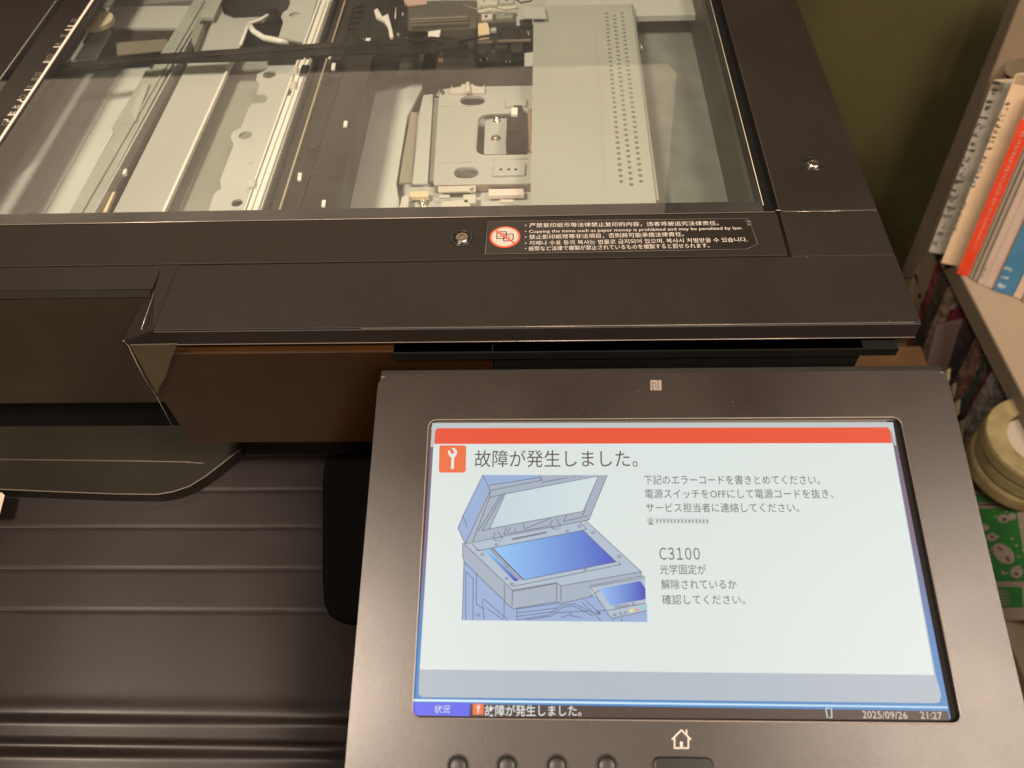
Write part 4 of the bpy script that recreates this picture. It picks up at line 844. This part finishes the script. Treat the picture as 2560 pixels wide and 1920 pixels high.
book((2004,545),(2030,550), 0.192, mat('book_grey_white', (0.34, 0.32, 0.26), 0.6, var=0.2, vscale=70), 'thin grey white book with small black spine lettering, nearest the back panel', mark=[(INK, .34, .98, .08, .75, 'text'), (mat('faded_ink', (0.16,0.15,0.12), .7), .05, .32, .1, .9, 'text')])
book((2031,569),(2067,576), 0.208, mat('book_cream', (0.56, 0.41, 0.26), 0.6, var=0.06, vscale=60), 'thick cream book with blue black lettering between the grey white and the red book', mark=[(INKB, .44, .60, .04, .34, 'text'), (INK, .64, .88, .08, .40, 'text'), (INK, .20, .36, .0, .20, 'text')])
book((2068,591),(2092,598), 0.202, mat('book_pinkish', (0.372,0.260,0.211), 0.6), 'slim book with a tall red spine band and pale lettering', mark=[(REDP, .0, .86, .0, 1.0, 'band'), (WP2, .15, .80, .4, .7, 'text')])
book((2093,601),(2107,607), 0.200, mat('book_white', (0.384,0.329,0.260), 0.6), 'narrow white book with a dark stripe, right beside the red spine', mark=[(mat('book_stripe', (0.12,0.10,0.06), 0.6), .0, .95, .45, .75, 'band')])
book((2109,612),(2141,624), 0.202, mat('book_rose_white', (0.46, 0.35, 0.29), 0.6, var=0.05), 'broad pinkish white book between the dark striped and the blue book', mark=[(mat('book_grey_ink', (0.22,0.18,0.14), .6), .05, .12, .1, .3, 'text'), (mat('book_ridge', (0.434,0.360,0.298), .6), .0, .98, .52, .6, 'band')])
book((2143,628),(2183,640), 0.205, BLUE, 'bright blue book with a white lower margin', mark=[(mat('book_pale_blue', (0.35,0.45,0.50), .6), .03, .16, .1, .6, 'text')])
book((2186,641),(2203,648), 0.205, mat('book_ivory', (0.5, 0.4, 0.3), 0.6), 'ivory book at the frame edge right of the blue one')
book((2206,652),(2240,668), 0.20, mat('book_cream_2', (0.341,0.260,0.186), 0.6), 'tan book cut off by the right edge of the photo')
# loose folded paper on top of the books
pf = slab('folded_paper', [onx(2162,140,X0+.01), onx(2185,127,X0+.01), onx(2240,118,X0+.01), onx(2250,190,X0+.01), onx(2205,185,X0+.01), onx(2172,160,X0+.01)], (0.02,0.01,-0.01), mat('paper_cream', (0.384,0.310,0.211), 0.7, var=0.05), None, bevel=0.001)
tag(pf, 'folded cream paper with a grey blue smudge lying over the book tops', 'paper')
slab('smudge', [onx(2183,180,X0+.008), onx(2215,168,X0+.008), onx(2216,190,X0+.008), onx(2200,200,X0+.008), onx(2190,212,X0+.008)], (-0.0005,0,0), mat('smudge_blue', (0.16,0.19,0.20), 0.7), pf)
# dark patterned bag in the compartment below the board
def pattern_mat(name, cols, scale, rough=0.9):
    m = mat(name, (0.1,0.1,0.1), rough); nt = m.node_tree; n = nt.nodes; LK = nt.links; tc = n.new('ShaderNodeTexCoord')
    v = n.new('ShaderNodeTexNoise'); v.inputs['Scale'].default_value = scale; v.inputs['Detail'].default_value = 5; v.inputs['Roughness'].default_value = 0.75; LK.new(tc.outputs['Object'], v.inputs['Vector'])
    rp = n.new('ShaderNodeValToRGB'); LK.new(v.outputs['Fac'], rp.inputs[0]); els = rp.color_ramp.elements
    while len(els) < len(cols): els.new(0.5)
    for i, (p_, c_) in enumerate(cols): els[i].position = p_; els[i].color = (*c_, 1)
    LK.new(rp.outputs[0], n['Principled BSDF'].inputs['Base Color']); return m
BAG = pattern_mat('bag_cloth', [(0.34,(0.006,0.007,0.012)), (0.44,(0.045,0.02,0.02)), (0.50,(0.09,0.06,0.04)), (0.55,(0.012,0.014,0.03)), (0.66,(0.13,0.09,0.06))], 55)
def blob(name, c, rad, m, seed, amp=0.12, parent=None, **tg):
    bm = bmesh.new(); bmesh.ops.create_icosphere(bm, subdivisions=4, radius=1.0); r3 = random.Random(seed); ph = [r3.uniform(0, 6) for _ in range(9)]
    for v in bm.verts:
        p = v.co.copy(); k_ = 1+amp*(math.sin(3*p.x+ph[0])*math.sin(4*p.y+ph[1])+0.6*math.sin(7*p.z+ph[2])*math.sin(6*p.y+ph[3])+0.35*math.sin(13*p.y+ph[4])*math.sin(11*p.z+ph[5]))
        v.co = Vector((c[0]+p.x*rad[0]*k_, c[1]+p.y*rad[1]*k_, c[2]+p.z*rad[2]*k_))
    o = mk(name, bm, m, parent, smooth=True); tag(o, **tg); return o
blob('cloth_bag', (0.47, 0.08, -0.455), (0.105, 0.12, 0.070), BAG, 3, label='dark mottled patterned cloth bag stuffed under the bookcase board', cat='bag')
r7 = random.Random(17)
mc = [(0.09,0.012,0.02),(0.03,0.02,0.015),(0.12,0.09,0.06),(0.012,0.02,0.05),(0.07,0.02,0.01),(0.015,0.012,0.012),(0.10,0.05,0.04),(0.02,0.03,0.02),(0.05,0.01,0.015),(0.09,0.08,0.07)]
mn = ['dark red','dark brown','tan','navy','rust','black','dusty rose','dark green','maroon','pale grey']
yy_ = 0.335
for k_ in range(10):
    t_ = r7.uniform(0.008, 0.020); h_ = r7.uniform(0.11, 0.155); lean_ = 0.16+r7.uniform(-.04,.05); xo = X0+0.012+r7.uniform(0,0.02)
    P_ = [Vector((xo+KX*yy_, yy_, -0.533)), Vector((xo+KX*yy_, yy_-t_, -0.533)), Vector((xo+KX*yy_, yy_-t_+h_*lean_, -0.533+h_)), Vector((xo+KX*yy_, yy_+h_*lean_, -0.533+h_))]
    bk = slab('pamphlet', P_, (0.10,0,0), pattern_mat('pamphlet_%d' % k_, [(0.3, tuple(c*.5 for c in mc[k_])), (0.5, mc[k_]), (0.58, tuple(min(1,c*2.2+.01) for c in mc[k_])), (0.7, tuple(c*.7 for c in mc[k_]))], 70, 0.6))
    tag(bk, '%s pamphlet %s under the board' % (mn[k_], 'deepest in the row standing' if k_ == 0 else 'nearest the tape rolls in the row standing' if k_ == 9 else 'standing directly before the %s one' % mn[k_-1]), 'pamphlet', 'pamphlets standing under the board')
    yy_ -= t_+0.002
RB = slab('magazine', [onx(2052,668,X0+.02), onx(2062,672,X0+.02), onx(2030,785,X0+.02), onx(2002,840,X0+.02), onx(1994,835,X0+.02), onx(2020,740,X0+.02)], (0.10,0.02,0), mat('magenta_cover', (0.1, 0.01, 0.022), 0.5), None, bevel=0.001)
tag(RB, 'dark crimson magazine spine standing below the board', 'magazine')
WB = slab('brochure', [onx(1998,765,X0-.005), onx(2016,700,X0-.005), onx(2024,705,X0-.005), onx(2008,770,X0-.005), onx(1990,840,X0-.005), onx(1970,840,X0-.005)], (0.08,0.02,0), mat('pale_pink', (0.14, 0.095, 0.085), 0.6), None, bevel=0.001)
tag(WB, 'pale pink brochure left of the crimson magazine behind the copier corner', 'brochure')
pap = empty('crumpled_wrapper', onx(2050,900), label='crumpled pale wrapping film standing between panel corner and dark bag', cat='wrapper')
for i, (x, y, s_) in enumerate(((2036,815,10), (2046,850,12), (2055,885,12), (2066,925,11), (2058,960,14), (2046,905,10))):
    p = onx(x, y, X0-0.012+i*0.001); r3 = random.Random(i); L_ = s_*0.0009
    slab('crease', [p+Vector((0, 0, 1))*L_*1.6, p+Vector((0.002, -1, .4))*L_, p+Vector((0.003,-.6,-1.5))*L_, p+Vector((0,.8,-.9))*L_], (0.004, 0.002, 0), mat('film_%d' % (i % 2), ((0.42,0.36,0.22), (0.20,0.18,0.12))[i % 2], 0.35), pap)
dk2 = blob('dark_cloth', (0.50, -0.02, -0.36), (0.03, 0.10, 0.11), mat('navy_cloth', (0.015,0.015,0.03), 0.9), 8, label='navy dark cloth at the right frame edge on the board', cat='cloth')
# roll of masking tapes lying beside
tc_ = onx(2168, 960, X0-0.02); R0 = 0.049
tape = empty('tape_rolls', (tc_.x+0.03, tc_.y-0.005, -0.533), label='stack of yellow masking tape rolls lying flat below the board', cat='tape')
for i in range(3):
    z0 = tc_.z-0.036+i*0.0185-0.004; bm = bmesh.new(); n = 72; ox = 0.002*math.sin(i*2.1); cxy = (tc_.x+0.03+ox, tc_.y-0.004)
    prof = [(R0, z0), (R0+0.0012, z0+0.004), (R0+0.0012, z0+0.014), (R0, z0+0.0175), (R0-0.018, z0+0.0175), (R0-0.018, z0)]
    rings = [[bm.verts.new((cxy[0]+r_*math.cos(2*math.pi*k_/n), cxy[1]+r_*math.sin(2*math.pi*k_/n), z_)) for k_ in range(n)] for r_, z_ in prof]
    for k1 in range(6):
        A_, B_ = rings[k1], rings[(k1+1) % 6]
        for k_ in range(n): bm.faces.new((A_[k_], A_[(k_+1) % n], B_[(k_+1) % n], B_[k_]))
    mk('tape_roll', bm, mat('tape_yellow', (0.19, 0.155, 0.07), 0.55, var=0.2, vscale=60), tape, bevel=0.0008)
bm = bmesh.new(); cyl(bm, cxy, R0-0.0185, R0-0.0185, z0-0.05, z0+0.010, 40); mk('tape_core', bm, mat('core_grey', (0.13,0.115,0.09), 0.8), tape)
slab('core_paper', [Vector((cxy[0]-0.034, cxy[1]-0.008, z0+0.012)), Vector((cxy[0]-0.008, cxy[1]-0.028, z0+0.012)), Vector((cxy[0]-0.006, cxy[1]+0.028, z0+0.012)), Vector((cxy[0]-0.026, cxy[1]+0.022, z0+0.012))], (0,0,-0.001), mat('pale_paper', (0.298,0.260,0.205), 0.7), tape)
# green and white printed box
GRN = mat('box_green', (0.045, 0.26, 0.06), 0.5, var=0.1, vscale=60); PK = mat('box_pale', (0.48, 0.38, 0.34), 0.6)
g0 = onx(2108, 1092, X0-.004); 
gb = empty('printed_box', (X0+0.05, onx(2170,1290).y, -0.533), label='green and pale pink printed carton standing under the tape rolls', cat='box')
def fx(x, y, d_=0.0): return onx(x, y, X0-0.004-d_)
slab('carton', [fx(2080,1092), fx(2260,1092), fx(2290,1340), fx(2130,1340)], (0.10,0.005,0), PK, gb, bevel=0.001)
slab('green_print', [fx(2100,1098,.0006), fx(2196,1098,.0006), fx(2222,1256,.0006), fx(2140,1256,.0006)], (-0.0003,0,0), GRN, gb)
slab('green_print', [fx(2135,1268,.0006), fx(2208,1268,.0006), fx(2212,1312,.0006), fx(2150,1312,.0006)], (-0.0003,0,0), GRN, gb)
def oval(x, y, rx, ry, rot, m, d_=.0012, nm='pale_oval'):
    P_ = []
    for i in range(20):
        t = 2*math.pi*i/20; a_, b_ = rx*math.cos(t), ry*math.sin(t); P_.append(fx(x+a_*math.cos(rot)-b_*math.sin(rot), y+a_*math.sin(rot)+b_*math.cos(rot), d_))
    slab(nm, P_, (-0.0003,0,0), m, gb)
PKI = mat('box_ink', (0.12,0.10,0.09), 0.6)
oval(2168,1196,27,17,0.75,PK); oval(2168,1120,12,9,.2,PK); oval(2186,1116,8,8,0,PK); oval(2142,1160,10,9,0,PK); oval(2196,1236,13,13,0,PK); oval(2128,1140,8,7,0,PK); oval(2170,1122,5,4,0,PKI,.0018,'ink_mark'); oval(2196,1240,5,3,.5,PKI,.0018,'ink_mark'); oval(2160,1185,7,2,.6,PKI,.0018,'ink_mark'); oval(2178,1208,7,3,.9,PKI,.0018,'ink_mark'); oval(2143,1160,4,3,0,PKI,.0018,'ink_mark')
r6 = random.Random(6)
for k_ in range(26):
    a_, b_ = r6.uniform(0,1), r6.uniform(0,1); x_ = 2112+b_*26+a_*88; y_ = 1104+b_*144
    oval(x_, y_, r6.uniform(1.5,3.5), r6.uniform(1.5,3), 0, PK, .0009, 'pale_dot')
for k_ in range(5):
    oval(2160+k_*0.6, 1276+k_*7, 20, 1.4, 0.1, PK, .0009, 'print_line')
gb2 = empty('green_packet', (X0+0.05, onx(2120,1080).y, -0.47), label='green and white packet between the tape rolls and the carton', cat='packet')
slab('packet_body', [fx(2085,1062), fx(2175,1060), fx(2195,1082), fx(2200,1088), fx(2090,1090)], (0.09,0.005,0), mat('packet_white', (0.310,0.285,0.236), 0.6), gb2)
slab('green_print', [fx(2085,1068,.0006), fx(2140,1068,.0006), fx(2150,1084,.0006), fx(2085,1086,.0006)], (-0.0003,0,0), GRN, gb2)
# wooden stool seen in the gap at the right end under the lip
ws = box('wooden_box', 0.20, 0.305, 0.15, 0.245, -0.95, -0.42, mat('amber_wood', (0.1, 0.052, 0.018), 0.5, var=0.25, vscale=20))
tag(ws, 'amber wooden crate standing on the floor between copier and bookcase', 'crate')

# at most three levels: pieces of the optics that carry details of their own hang directly on the copier
for o in list(opt.children):
    if o.children: o.parent = cop
